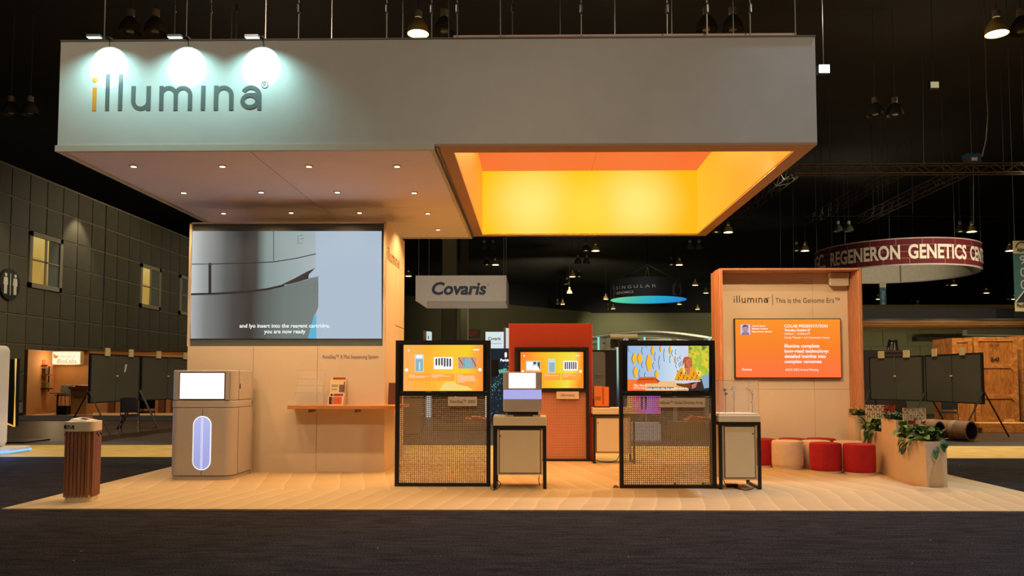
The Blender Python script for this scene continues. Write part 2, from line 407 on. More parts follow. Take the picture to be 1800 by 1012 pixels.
struct('ceiling', B().box(-140, 140, -3, 130, 14, 14.2), mat('black_ceiling', (52, 50, 46), 0.9, var=0.15, scale=0.3))
# booth carpet
cl = G(5, 895).x; cr = G(1952, 902).x; CF = YG(898)
tag(obj('booth_carpet', B().box(cl, cr, CF, GY0 - 0.1, 0.0, 0.014), boothcarpet()), 'cream carpet under the whole exhibition booth, with vacuum streaks', 'carpet')

# wall_left : square panels in a light grid, three windows
LX = -21.6
wl = struct('wall_left', B().box(LX - 0.3, LX, 28, 62, 0, 10.3), mat('wall_joint', (134, 122, 102), 0.7, var=0.1))
pan = mat('wall_panel', (84, 78, 64), 0.6, var=0.15, scale=0.8)
pm = B().box(0, 0.035, 0.03, 1.195, 0.03, 1.192)
me = None; wins = [(0, 2), (8, 10), (12, 14)]
for c in range(-4, 19):
    for r in range(-5, 3):
        if any(a <= c < b for a, b in wins) and r in (-1, 0): continue
        if me is None:
            o = obj('panel', pm, pan, wl, W=False, bevel=0); me = o.data
        else:
            o = bpy.data.objects.new('panel', me); COL.objects.link(o); o.parent = wl
        o.location = Vector((LX, 33.81 + 1.2245 * c, 6.58 + 1.222 * r)) - wl.location
        o.rotation_euler = (0, 0, 0)
tag(obj('wall_pipe', B().tube([(LX + 0.07, 33.81 + 1.2245 * 5, 0), (LX + 0.07, 33.81 + 1.2245 * 5, 10.2)], 0.035), greym), 'thin grey pipe running up the dark panelled building wall', 'pipe')
framem = mat('window_frame', (150, 140, 120), 0.6, var=0.05)
glass = mat('window_glass', (200, 200, 190), 0.08, var=0, alpha=0.12)
warm = emit_ramp('lit_room', [(0.0, (188, 140, 48)), (0.5, (222, 180, 76)), (1.0, (246, 214, 120))], 'Z', 0, 2.4, 0.75, noise=0.25, nscale=0.8)
warmdk = emit('lit_room_side', (120, 104, 60), 0.5)
dkroom = mat('dark_room', (24, 24, 22), 0.6, var=0)
for i, (a, b_) in enumerate(wins):
    y0, y1 = 33.81 + 1.2245 * a + 0.03, 33.81 + 1.2245 * b_ + 0.0; z0, z1 = 5.37, 7.79; ym = (y0 + y1) / 2; zm = (z0 + z1) / 2
    fb = B()
    for q in [(y0, y1, z0, z0 + 0.2), (y0, y1, z1 - 0.2, z1), (y0, y0 + 0.2, z0, z1), (y1 - 0.2, y1, z0, z1)]:
        fb.box(LX - 0.02, LX + 0.09, q[0], q[1], q[2], q[3])
    w = struct('window_%d' % (i + 1), fb, framem)
    obj('muntin', B().box(LX, LX + 0.06, ym - 0.06, ym + 0.06, z0 + 0.2, z1 - 0.2).box(LX, LX + 0.06, y0 + 0.2, y1 - 0.2, zm - 0.035, zm + 0.035), framem, w)
    k = 0.5 if i < 2 else 0.0
    rb = B(); X = LX + 0.012
    if i < 2:
        obj('lit_room', B().box(X - 0.01, X, y0 + 0.2, ym + (0.25 if i == 0 else 0.12), z0 + 0.2, z1 - 0.2), warm, w)
        obj('curtain', B().box(X - 0.01, X, ym + (0.25 if i == 0 else 0.12), y1 - 0.2, z0 + 0.2, z1 - 0.2), mat('grey_curtain', (70, 78, 70), 0.8, var=0.2, scale=5, stretch=(1, 4, 0.2)), w)
        obj('door_leaf', B().box(X, X + 0.004, y0 + 0.25, ym - 0.22, z0 + 0.2, z0 + 1.35), emit('lit_door', (205, 160, 66), 0.8), w)
    else:
        obj('dark_room', B().box(X - 0.01, X, y0 + 0.2, y1 - 0.2, z0 + 0.2, z1 - 0.2), dkroom, w)
        obj('blind', B().box(X, X + 0.004, y0 + 0.2, y0 + 0.5, z0 + 0.2, z1 - 0.2), emit('lit_blind', (96, 88, 56), 0.5), w)
    for (ya, yb) in ((y0 + 0.2, ym - 0.06), (ym + 0.06, y1 - 0.2)):
        for (za, zb) in ((z0 + 0.2, zm - 0.035), (zm + 0.035, z1 - 0.2)):
            obj('pane', B().box(X + 0.02, X + 0.026, ya, yb, za, zb), glass, w)
# wall sconces' pools on the panels
for (yy, pw) in ((37.4, 260), (39.2, 0), (51.6, 260), (30.8, 160)):
    if pw: light('wall_lamp_light', 'SPOT', (LX + 1.0, yy, 9.6), pw, (1, 0.9, 0.6), (LX, yy, 7.0), 0.08, 75, 0.6)
# washroom sign
s = thing('restroom_sign', 'round black restroom sign with white man figure on left panelled wall', 'sign', (LX + 0.06, P(-2, 499, 32.5).y, 5.3))
cy_, cz_ = 32.55, P(-2, 499, 32.5).z
rot = lambda b: b
sb = B(); ring = [(cy_ + 0.64 * math.cos(2 * PI * i / 32), cz_ + 0.64 * math.sin(2 * PI * i / 32)) for i in range(32)]
sb.loft([[(LX + 0.05, y, z) for y, z in ring], [(LX + 0.13, y, z) for y, z in ring]])
obj('disc', sb, black, s)
fb = B()
def yz(pts): fb.loft([[(LX + 0.13, y, z) for y, z in pts], [(LX + 0.15, y, z) for y, z in pts]])
for fy in (cy_ + 0.3, cy_ - 0.3):
    yz(circle(fy, cz_ + 0.36, 0.075, 12)); yz([(fy - 0.11, cz_ + 0.26), (fy + 0.11, cz_ + 0.26), (fy + 0.14, cz_ - 0.04), (fy + 0.10, cz_ - 0.04), (fy + 0.09, cz_ + 0.14), (fy + 0.08, cz_ - 0.42), (fy + 0.015, cz_ - 0.42), (fy, cz_ - 0.1), (fy - 0.015, cz_ - 0.42), (fy - 0.08, cz_ - 0.42), (fy - 0.09, cz_ + 0.14), (fy - 0.10, cz_ - 0.04), (fy - 0.14, cz_ - 0.04)])
yz([(cy_ - 0.015, cz_ - 0.45), (cy_ + 0.015, cz_ - 0.45), (cy_ + 0.015, cz_ + 0.45), (cy_ - 0.015, cz_ + 0.45)])
obj('pictogram', fb, paper, s)

# far walls
farm = mat('far_wall', (104, 102, 74), 0.8, var=0.2, scale=0.05)
struct('wall_far', B().box(-140, 140, 108, 108.5, 0, 10.2), farm)
a, b_ = P(706, 520, 84), P(1040, 549, 106)
struct('wall_back_left', B().prism([(a.x - 25, 60), (a.x - 24.6, 60), (b_.x, 107.5), (b_.x - 1, 107.5)], 0, 10.3), farm)
struct('wall_far_upper', B().box(-140, 140, 107.9, 108.6, 10.2, 14), darkgap)
for yy, xx, pw in ((100, 12, 2600), (98, -4, 1800), (96, 26, 2000)):
    light('far_wall_light', 'SPOT', (xx, yy, 9.0), pw, (1, 0.93, 0.62), (xx, 108, 5), 0.3, 110, 0.8)
# concrete columns
for (x0, x1, Y, sh) in ((776, 802, 50, 'left wide grey concrete column under the hanging rectangular sign'), (808, 823, 58, 'right narrower lit concrete column under the hanging rectangular sign')):
    xa, xb, _, _ = R(x0, 400, x1, 600, Y)
    tag(obj('concrete_column', B().prism(rrect(xa, xb, Y, Y + (xb - xa), 0.12), 0, 13.9), mat('column_concrete', (112, 104, 76), 0.8, var=0.15, scale=0.6)), sh, 'column')
light('column_light', 'SPOT', (P(830, 500, 57).x, 55, 10), 500, (1, .9, .6), (P(815, 550, 58).x, 58, 4), .2, 60, .7)
ex = thing('exit_sign', 'dark red EXIT sign on the far olive wall', 'sign', P(832, 587, 60))
xa, xb, za, zb = R(824, 582, 841, 591, 60)
obj('lettering', ptext(B(), 'EXIT', 824, 840, 591, 582, 60, bold=0.04), emit('exit_red', (110, 26, 24), 0.6), ex)
obj('housing', B().box(xa - .15, xb + .15, 60.01, 60.2, za - .12, zb + .12), mat('exit_housing', (74, 70, 50), .7), ex)

# right-hand building wall with fascia and timber soffit
RX0, RX1 = P(1500, 600, 31).x, P(1860, 600, 31).x
bw = struct('wall_right', B().box(RX0 - 3, 40, 33, 33.3, 0, 4.3), mat('block_joint', (120, 122, 92), 0.8, var=0.1))
blk = mat('pale_green_block', (150, 156, 116), 0.75, var=0.06, scale=1)
bme = None
for c in range(9):
    for r in range(5):
        z0 = 0.9 + r * 0.62
        bb = B().box(0, 0.97, 0, 0.03, 0, 0.6)
        if bme is None: o = obj('wall_block', bb, blk, bw, W=False); bme = o.data
        else: o = bpy.data.objects.new('wall_block', bme); COL.objects.link(o); o.parent = bw
        o.location = Vector((RX0 - 1.5 + c + (0.5 if r % 2 else 0), 32.97, z0)) - bw.location
f0, f1 = P(1660, 560, 27).z, P(1660, 547, 27).z
struct('trim_1', B().box(P(1490, 555, 27).x, 40, 27, 27.4, f0, f1 + 0.1), mat('navy_fascia', (20, 24, 32), 0.6))
fz = f0 - 0.02
sof = struct('trim_2', B().box(P(1490, 555, 27).x, 40, 27.4, 33, fz + 0.04, fz + 0.15), beamwood)
pw_ = 0.55
for i in range(10):
    y = 27.42 + i * pw_
    obj('plank', B().box(P(1490, 555, 27).x, 40, y, y + pw_ - 0.03, fz - 0.0 + (i % 3) * 0.01, fz + 0.05), beamwood, sof)
struct('wall_right_upper', B().box(P(1490, 540, 30).x, 60, 30, 30.4, f1, P(1660, 540, 30).z + .1), mat('olive_fascia', (66, 66, 48), 0.8))
for sx_ in (1560, 1660, 1760): light('soffit_bounce_fill', 'POINT', (P(sx_, 600, 29).x, 29.0, 1.9), 45, (1, .85, .55), size=.3)  # fill points added under the soffit in place of floor bounce
light('wall_wash_light', 'SPOT', (2.6, 10.2, 4.5), 480, (1, .70, .38), (4.4, 14.1, 2.9), .05, 62, .6)
light('wall_wash_light', 'SPOT', (5.2, 9.6, 5.6), 190, (1, .7, .36), (4.6, 14.1, 1.2), .05, 60, .7)
light('crate_light', 'SPOT', (P(1760, 700, 20).x, 20.5, 5.2), 800, (1, .74, .34), (P(1760, 700, 24).x, 24, 1.0), .15, 80, .7)
tag(obj('wall_duct', B().box(P(1612, 600, 32.5).x, P(1700, 600, 32.5).x, 32.5, 32.9, P(1650, 599, 32.5).z, P(1650, 592, 32.5).z), mat('duct_dark', (58, 60, 46), .7)), 'dark flat duct on the pale block wall behind the crates', 'duct')
xa, xb, za, zb = R(1700, 572, 1830, 590, 28)
tag(obj('pale_canopy', B().slab([(xa, zb - 0.15), (xa, zb - 0.32), (xb + 3, za - .02), (xb + 3, zb + .12)], 28, 28.3), mat('pale_blue_grey', (122, 134, 130), .6)), 'sloping pale blue-grey canopy edge above the plywood crates', 'canopy')

# ================================================================ HANGING HEADER
HY0 = 9.65; hl = P(101, 256, HY0); hr = P(1436.5, 250, HY0)
HX0, HX1 = hl.x, hr.x; HZ0 = (hl.z + hr.z) / 2 + 0.0; HZ1 = P(770, 69, HY0).z
HY1 = HC * 0 + (HZ0 - HC) * F / (664 - 411.0)
hd = thing('hanging_header', 'huge square grey fabric header hanging over the booth with glowing orange opening', 'sign', ((HX0 + HX1) / 2, HY0, HZ0))
T = 0.06
obj('front_panel', B().box(HX0, HX1, HY0, HY0 + T, HZ0, HZ1), fabric, hd)
obj('side_panel', B().box(HX0, HX0 + T, HY0 + T, HY1, HZ0, HZ1), fabric, hd)
obj('side_panel', B().box(HX1 - T, HX1, HY0 + T, HY1, HZ0, HZ1), fabric, hd)
obj('back_panel', B().box(HX0 + T, HX1 - T, HY1 - T, HY1, HZ0, HZ1), fabric, hd)
XM = P(764, 258, HY0).x                                   # joint between downlight soffit and light box
e = 0.075
fr = B().box(HX0 - .02, XM, HY0 - 0.02, HY0 + 0.04, HZ0 - e, HZ0).box(HX0 - .02, HX0 + .05, HY0 + .04, HY1, HZ0 - e, HZ0).box(XM - .05, XM, HY0 + .04, HY1, HZ0 - e, HZ0).box(HX0 + .05, XM - .05, HY1 - .05, HY1, HZ0 - e, HZ0)
obj('edge_trim', fr, trimm, hd)
tr = B().box(HX0, HX1, HY0 - .008, HY0 + .02, HZ1, HZ1 + .02).box(HX0 - .008, HX0 + .02, HY0, HY1, HZ1, HZ1 + .02).box(HX1 - .02, HX1 + .008, HY0, HY1, HZ1, HZ1 + .02)
obj('top_trim', tr, mat('dark_trim', (92, 84, 74), .5), hd)
# soffit panels with fine joints
seamx = P(434.8, 264, HY0).x; zs = HZ0 - e + 0.02
ys_ = [HY0 + .04, (HY0 + HY1) / 2 + 0.25, HY1 - .05]
for (xa, xb) in ((HX0 + .05, seamx - .006), (seamx + .006, XM - .05)):
    for k in range(2):
        obj('soffit_panel', B().box(xa, xb, ys_[k] + .004, ys_[k + 1] - .004, zs, zs + .03), soffitm, hd)
obj('soffit_backing', B().box(HX0 + .05, XM - .05, HY0 + .06, HY1 - .06, zs + .03, zs + .05), creamdk, hd)
# downlights
zl = zs
dl = []
for px, py in ((235, 291.5), (391, 291.5), (543, 291.5), (698, 291.5), (323, 338), (459, 337), (593, 337), (728, 338), (393, 374), (512, 373), (632, 373), (752, 374.5), (770, 403)):
    g = G(px, py, zl)
    d = obj('downlight', B().lathe([(0.036, -0.012), (0.055, -0.012), (0.055, 0.0), (0.036, 0.0), (0.036, -0.012)], (g.x, g.y, zl), 16, 0, False), mat('lamp_ring', (210, 180, 140), .4), hd)
    obj('lamp_lens', B().lathe([(0.036, -0.014), (0.036, 0.0)], (g.x, g.y, zl), 14), emit('lamp_lens', (255, 226, 170), 6), d)
    dl.append(g)
for g in dl:
    light('downlight_light', 'SPOT', (g.x, g.y, zl - 0.03), 88, (1.0, 0.62, 0.30), (g.x, g.y, 0), 0.03, 125, 0.55)
# light box (right part): four glowing cloth walls and a cloth top
BX0 = P(797, 262, HY0 + .2).x; BX1 = P(1400, 260, HY0 + .2).x; BY0 = HY0 + 0.28; BY1 = HY1 - 0.14; BZ0 = HZ0 - 0.02; BZ1 = HZ1 - 0.05
bd = mat('lightbox_border', (176, 140, 108), .6, var=.03)
obj('lightbox_border', B().box(XM, BX0, HY0, HY1, HZ0 - .03, HZ0).box(BX1, HX1, HY0, HY1, HZ0 - .03, HZ0).box(BX0, BX1, HY0, BY0, HZ0 - .03, HZ0).box(BX0, BX1, BY1, HY1, HZ0 - .03, HZ0), bd, hd)
obj('border_groove', B().box(XM + .012, XM + .04, HY0 + .02, HY1 - .02, HZ0 - .05, HZ0 - .03), steel, hd)
def localx(x): return x - hd.location.x
cxb = [localx(P(935, 350, BY1).x), localx(P(1120, 350, BY1).x), localx(P(1030, 350, BY1).x)]; czb = P(1000, 358, BY1).z - HZ0
backg = emit_ramp('lightbox_back_glow', [(0.0, (255, 196, 20)), (0.5, (255, 204, 32)), (1.0, (255, 184, 18))], 'X', localx(BX0), localx(BX1), 1.0,
                  glow=[(cxb[0], czb, 1.15, (250, 232, 120)), (cxb[1], czb, 1.15, (250, 232, 120)), (cxb[2], czb - .1, 0.8, (252, 218, 70))])
sideg = emit_ramp('lightbox_side_glow', [(0.0, (255, 150, 28)), (0.55, (255, 164, 34)), (1.0, (255, 186, 44))], 'Y', 0.2, 5.6, 1.0, noise=0.3, nscale=0.4)
sidel = emit_ramp('lightbox_left_glow', [(0.0, (252, 130, 52)), (0.6, (255, 138, 40)), (1.0, (255, 150, 34))], 'Y', 0.2, 5.6, 1.0)
topg = emit('lightbox_top_glow', (236, 100, 50), 1.0)
obj('glowing_back_wall', B().box(BX0, BX1, BY1, BY1 + .03, BZ0, BZ1), backg, hd)
obj('glowing_side_wall', B().box(BX1, BX1 + .03, BY0, BY1 + .03, BZ0, BZ1), sideg, hd)
obj('glowing_side_wall', B().box(BX0 - .03, BX0, BY0, BY1 + .03, BZ0, BZ1), sidel, hd, label='orange glowing left side wall of the light box')
obj('glowing_front_wall', B().box(BX0 - .03, BX1 + .03, BY0 - .03, BY0, BZ0, BZ1), sidel, hd)
xj = BX0 + (BX1 - BX0) * 0.51
for xa, xb in ((BX0 - .03, xj - .006), (xj + .006, BX1 + .03)):
    obj('glowing_top_sheet', B().box(xa, xb, BY0, BY1, BZ1, BZ1 + .03), topg, hd)
# added area fill inside the light box: it lights the booth through its open underside
light('lightbox_fill', 'AREA', ((BX0 + BX1) / 2, (BY0 + BY1) / 2, BZ1 - 0.02), 300, (1.0, 0.54, 0.18), ((BX0 + BX1) / 2, (BY0 + BY1) / 2, 0), 3.6)
# top plate of the light box above the header rim
xa, xb = P(797, 64, HY0 + .5).x, P(1400, 62, HY0 + .5).x
tz = P(1100, 60, HY0 + .5).z
obj('top_plate', B().box(xa, xb, HY0 + .5, HY1 - .3, HZ1 - .015, tz), trimm, hd)
for px in (880, 950, 1035, 1052, 1200):
    cb = B()
    x = P(px, 60, HY0 + .35).x
    cb.tube([(x - .2, HY0 + .35, HZ1 + .005), (x - .08, HY0 + .35, HZ1 + .05 + .05 * (px > 1000)), (x + .1, HY0 + .36, HZ1 + .045 + .05 * (px > 1000)), (x + .28, HY0 + .4, HZ1 + .01)], .008, 5)
    obj('cable_loop', cb, black, hd)
# word mark on the front
zb = P(310, 194, HY0).z; zx = P(310, 151, HY0).z
lx0, lx1 = P(163, 160, HY0).x, P(460, 160, HY0).x
obj('lettering', logo(B(), lx0, lx1, zb, zx, HY0 - .004, HY0, 0, 1), [inkgrey, inkorange], hd)
# suspension wires
for i, (px, dy) in enumerate(((184, .3), (307, 2.4), (328, .3), (371, 1.2), (407, 3.2), (415, 4.0), (467, .3), (525, .3), (583, 1.0), (680, 1.3), (708, 2.4), (759, .8), (789, 3.2), (804, .5), (880, .4), (901, 2.0), (985, 2.5), (1022, .3), (1081, 2.2), (1173, .3), (1181, 2.5), (1243, .4), (1289, 2.2), (1319, .3), (1398, .5))):
    p = P(px, 66, HY0 + dy)
    wr = obj('suspension_wire', B().tube([(p.x, p.y, HZ1 - .05), (p.x, p.y, 13.95)], .009 if i % 3 else .012, 5), steel if i % 2 == 0 else greym, hd)
    if i % 2: obj('wire_clamp', B().lathe([(0.012, -.08), (.022, -.06), (.022, .04), (.012, .06)], (p.x, p.y, P(px, 14, HY0 + dy).z), 8), steel, wr)
# three arm lamps washing the word mark
for i, px in enumerate((192, 329, 460)):
    c = P(px, 110, HY0); f = P(px - 7, 63.5, 9.30)
    lm = thing('arm_spotlight', ('left', 'middle', 'right')[i] + ' of the three small arm spotlights above the word mark', 'spotlight', (f.x, 9.30, f.z), group='arm spotlights on the header')
    xc = c.x
    obj('lamp_head', B().box(xc - .085, xc + .085, 9.27, 9.33, f.z - .015, f.z + .015), mat('lamp_head_metal', (150, 158, 158), .3, .6), lm, bevel=.005)
    obj('lamp_lens', B().box(xc - .08, xc + .08, 9.275, 9.328, f.z - .019, f.z - .0155), emit('cyan_lens', (210, 255, 250), 3), lm)
    obj('arm', B().bar((xc, 9.33, f.z), (xc, HY0 - .02, HZ1 + .035), .008).box(xc - .02, xc + .02, HY0 - .03, HY0 + .06, HZ1 + .021, HZ1 + .05), black, lm)
    light('arm_spot_light', 'SPOT', (xc, 9.295, f.z - .03), 21, (0.72, 1.0, 0.98), (xc, HY0, c.z), .012, 62, 0.12)
    light('arm_flood_light', 'SPOT', (xc, 9.29, f.z - .03), 46, (0.42, 0.84, 0.80), (xc, HY0, c.z - .5), .012, 135, 0.9)

# ================================================================ DISPLAY TOWER
FL = 0.014                                                # top of the booth carpet
TY = 12.5
txl, txr, _, tzl = R(327, 608, 676, 830, TY)
tux0, tux1, tz0, tz1 = R(331, 390, 677, 608, TY)
TB = 14.35
tower = thing('display_tower', 'tall orange-lit cream booth tower with large video wall and side lettering', 'display tower', ((txl + txr) / 2, TY, FL))
gx = [txl, P(444, 700, TY).x, P(557, 700, TY).x, txr]
for a, b_ in zip(gx[:-1], gx[1:]):
    obj('front_panel', B().box(a + .003, b_ - .003, TY, TY + .03, FL, tzl), cream, tower)
obj('core', B().box(txl + .01, txr - .02, TY + .03, TB - .02, FL, tzl - .005), creamdk, tower)
obj('core_upper', B().box(tux0 + .02, tux1 - .02, TY + .12, TB - .02, tzl, tz1 - .01), creamdk, tower)
# side faces with panel joints
gy = [TY + .03, TY + .92, TB]
zq = P(702, 575, 13.9).z
obj('side_panel', B().box(txr - .02, txr, TY + .03, gy[1] - .003, FL, tz1), cream, tower)
obj('side_panel', B().box(txr - .02, txr, gy[1] + .003, TB, FL, zq - .006), cream, tower)
obj('side_panel', B().box(txr - .02, txr, gy[1] + .003, TB, zq + .006, tz1), cream, tower)
obj('side_panel', B().box(txl, txl + .01, TY + .03, TB, FL, tzl), cream, tower)
obj('side_panel', B().box(tux0, tux0 + .02, TY + .02, TB, tzl, tz1), cream, tower)
obj('back_panel', B().box(txl, txr, TB - .02, TB, FL, tz1), cream, tower)
obj('top_panel', B().box(tux0, tux1, TY, TB, tz1 - .02, tz1), cream, tower)
# upper frame and video wall
bx0, bx1, bz0, bz1 = R(335, 406, 671, 595, TY + .03)
gm = mat('video_wall_surround', (92, 100, 98), .5, var=.03)
obj('surround', B().box(tux0 + .035, tux1 - .03, TY + .05, TY + .09, tzl, tz1 - .02), gm, tower)
obj('frame_edge', B().box(tux0, tux0 + .035, TY, TY + .09, tzl, tz1).box(tux1 - .03, tux1, TY, TY + .09, tzl, tz1), cream, tower)
vy = TY + .03
vw = obj('video_wall', B().box(bx0, bx1, vy + .004, vy + .02, bz0, bz1), blackp, tower)
# the picture on the video wall: close view of a machine's bowed front panel
H_ = bx1 - bx0
pv = emit_ramp('video_panel_left', [(0.0, (196, 204, 206)), (0.10, (150, 156, 156)), (0.28, (84, 88, 88)), (0.42, (52, 50, 50)), (0.52, (60, 60, 60)), (0.60, (128, 146, 144)), (0.72, (142, 160, 160)), (1.0, (164, 178, 182))], 'X',
               bx0 - tower.location.x, P(556, 500, vy).x - tower.location.x, 1.0)
pv2 = emit_ramp('video_panel_low', [(0.0, (170, 176, 178)), (0.12, (120, 124, 124)), (0.34, (66, 66, 66)), (0.48, (50, 48, 48)), (0.60, (86, 94, 92)), (0.75, (106, 118, 116)), (1.0, (112, 124, 122))], 'X',
                bx0 - tower.location.x, P(556, 500, vy).x - tower.location.x, 1.0)
vm = [pv, pv2, emit('video_sky', (172, 190, 208), .97), emit('video_line', (44, 42, 42), .8), emit('video_dark', (56, 54, 52), .8), emit('video_cyan', (86, 176, 206), 1), emit('video_white', (246, 248, 250), 1.0), emit('video_line_soft', (96, 104, 106), .9)]
def pq(b, pts, Y, mi):
    """flat picture patch on a screen, lying at depth Y"""
    q = [P(x, y, Y) for x, y in pts]; b.face([(p.x, Y, p.z) for p in q][::-1], mi)
pb = B(); y0 = vy + .003
pq(pb, [(335, 406), (671, 406), (671, 595), (335, 595)], y0, 2)
pq(pb, [(335, 406), (555, 406), (555, 450), (482, 460), (440, 462), (400, 463), (368, 464), (335, 464)], y0 - .001, 0)
pq(pb, [(335, 464), (368, 464), (400, 463), (440, 462), (482, 460), (555, 448), (555, 474), (520, 495), (480, 506), (430, 512), (380, 515), (335, 516)], y0 - .001, 0)
pq(pb, [(335, 516), (380, 516), (430, 513), (480, 507), (545, 490), (560, 487), (560, 540), (552, 556), (546, 595), (335, 595)], y0 - .002, 1)
def pline(pts, w, mi, dy=.003):
    q = [P(x, y, vy) for x, y in pts]
    stroke(pb, [(p.x, p.z) for p in q], w, y0 - dy - .0005, y0 - dy, mi)
pline([(370, 464), (400, 463), (440, 462), (482, 460), (520, 454), (555, 446)], .014, 3)
pline([(369, 462), (369, 516)], .045, 3); pline([(335, 517), (380, 516), (430, 513), (470, 508), (500, 501)], .032, 3)
pline([(335, 464), (370, 464)], .018, 7); pline([(481, 406), (481, 459)], .016, 7)
pq(pb, [(495, 500), (520, 488), (540, 477), (554, 471), (543, 482), (542, 490), (525, 495), (505, 500)], y0 - .004, 4)
pline([(542, 490), (560, 486)], .01, 7); pline([(560, 487), (560, 540), (553, 556)], .008, 2)
pline(rrect(0, 1, 0, 1, .3) and [(553, 496), (559, 496), (559, 514), (553, 514), (553, 496)], .006, 7)
pline([(524, 413), (524, 428), (532, 427)], .008, 7); pline([(527, 414), (533, 413)], .008, 7); pline([(528, 420), (534, 419)], .008, 7)
pq(pb, [(552, 554), (556, 550), (556, 595), (541, 595), (546, 575)], y0 - .003, 5)
ptext(pb, 'and lyo insert into the reagent cartridge,', 421, 580, 575.5, 569, y0 - .006, 6, bold=.02)
ptext(pb, 'you are now ready', 464, 537, 585.5, 579, y0 - .006, 6, bold=.02)
obj('video_picture', pb, vm, tower)
obj('lettering', ptext(B(), 'NovaSeq\u2122 X Plus Sequencing System', 567, 665, 630, 623.5, TY - .002), ink, tower)
# side word mark (on the right-hand face, running into depth)
sa, sb = 12.58, 13.75
za, zb = P(680, 456, 12.6).z, P(680, 440, 12.6).z
obj('side_lettering', logo(B(), 0, sb - sa, za, zb, 0, .004, fn=lambda p: (txr + .001 + p[1], sa + p[0], p[2]), reg=False), mat('side_letter_grey', (150, 96, 40), .6, var=0), tower)
light('tower_wash_light', 'SPOT', (txr + 1.0, TY + 0.6, 4.1), 60, (1, .62, .2), (txr, TY + 1.0, 2.0), .1, 100, .8)

# shelf on the tower with its literature
sx0, sx1 = P(505, 716, 12.13).x, P(698, 716, 12.13).x
shz = P(600, 719, 12.13).z
sh = thing('literature_shelf', 'long wooden wall shelf wrapping the right corner of the cream tower', 'shelf', ((sx0 + sx1) / 2, 12.3, shz))
obj('board', B().box(sx0, sx1, 12.13, TY - .002, shz, shz + .055), shelfwood, sh, bevel=.004)
obj('side_board', B().box(txr + .002, sx1, TY - .002, 13.4, shz, shz + .055), shelfwood, sh)
obj('bracket', B().box(sx0 + .3, sx0 + .33, 12.2, TY - .002, shz - .05, shz), greym, sh); obj('bracket', B().box(txr - .4, txr - .37, 12.2, TY - .002, shz - .05, shz), greym, sh)
acr = mat('clear_acrylic', (250, 246, 236), .05, var=0, alpha=.10)
acre = mat('acrylic_edge', (236, 190, 128), .2, var=0, alpha=.55)
st_ = shz + .055
def holder(x0, x1, y0, y1, z0, z1, label, steps=3, name='brochure_holder'):
    h = thing(name, label, 'brochure holder', ((x0 + x1) / 2, (y0 + y1) / 2, z0))
    obj('back', B().box(x0, x1, y1 - .004, y1, z0, z1), acr, h); obj('base', B().box(x0, x1, y0, y1 - .005, z0, z0 + .004), acr, h)
    for k in range(steps):
        yy = y0 + (y1 - y0) * k / steps; zz = z0 + (z1 - z0) * (.36 + .2 * k)
        obj('pocket_front', B().box(x0 + .01, x1 - .01, yy, yy + .003, z0 + .005, zz), acr, h)
        obj('pocket_lip', B().box(x0 + .01, x1 - .01, yy - .001, yy + .004, zz, zz + .005), acre, h)
    e_ = B()
    for (a, c) in (((x0, z0), (x0 + .004, z1)), ((x1 - .004, z0), (x1, z1)), ((x0, z1 - .005), (x1, z1))): e_.box(a[0], c[0], y1 - .008, y1 - .0045, a[1], c[1])
    obj('edge', e_, acre, h)
    return h
def bro(x0, x1, y, z0, z1, label, main, mats, patches, lean=.0, name='brochure', cat='brochure', th=.012):
    t = thing(name, label, cat, ((x0 + x1) / 2, y, z0), group='leaflets and brochures')
    b = B(); 
    b.loft([[(x0, y, z0), (x1, y, z0), (x1, y + th, z0), (x0, y + th, z0)], [(x0, y + lean, z1), (x1, y + lean, z1), (x1, y + lean + th, z1), (x0, y + lean + th, z1)]])
    obj('booklet', b, main, t)
    pb_ = B()
    for (u0, v0, u1, v1, mi) in patches:
        a = lambda u, v: (x0 + (x1 - x0) * u, y - .0015 + lean * v, z0 + (z1 - z0) * v)
        pb_.face([a(u0, v0), a(u1, v0), a(u1, v1), a(u0, v1)], mi)
    if patches: obj('cover_print', pb_, mats, t)
    return t
x0, x1, z0, z1 = R(520, 651, 568, 712, 12.33)
holder(x0, x1, 12.24, 12.40, st_, z1, 'empty clear acrylic three-tier brochure holder on the left of the shelf')
x0, x1, z0, z1 = R(508, 703, 519, 712, 12.25)
tag(obj('acrylic_tray', B().box(x0, x1, 12.2, 12.27, st_, st_ + .05).box(x0, x1, 12.195, 12.2, st_, st_ + .07), acr), 'small low clear acrylic card tray at the left end of the shelf', 'tray')
prm = [mat('print_cream', (236, 214, 160), .6, var=0), mat('print_red', (170, 52, 34), .6, var=0), mat('print_violet', (120, 96, 110), .6, var=0), mat('print_dark', (50, 30, 46), .6, var=0), mat('print_orange', (222, 96, 44), .6, var=0), mat('print_grey', (170, 150, 120), .6, var=0)]
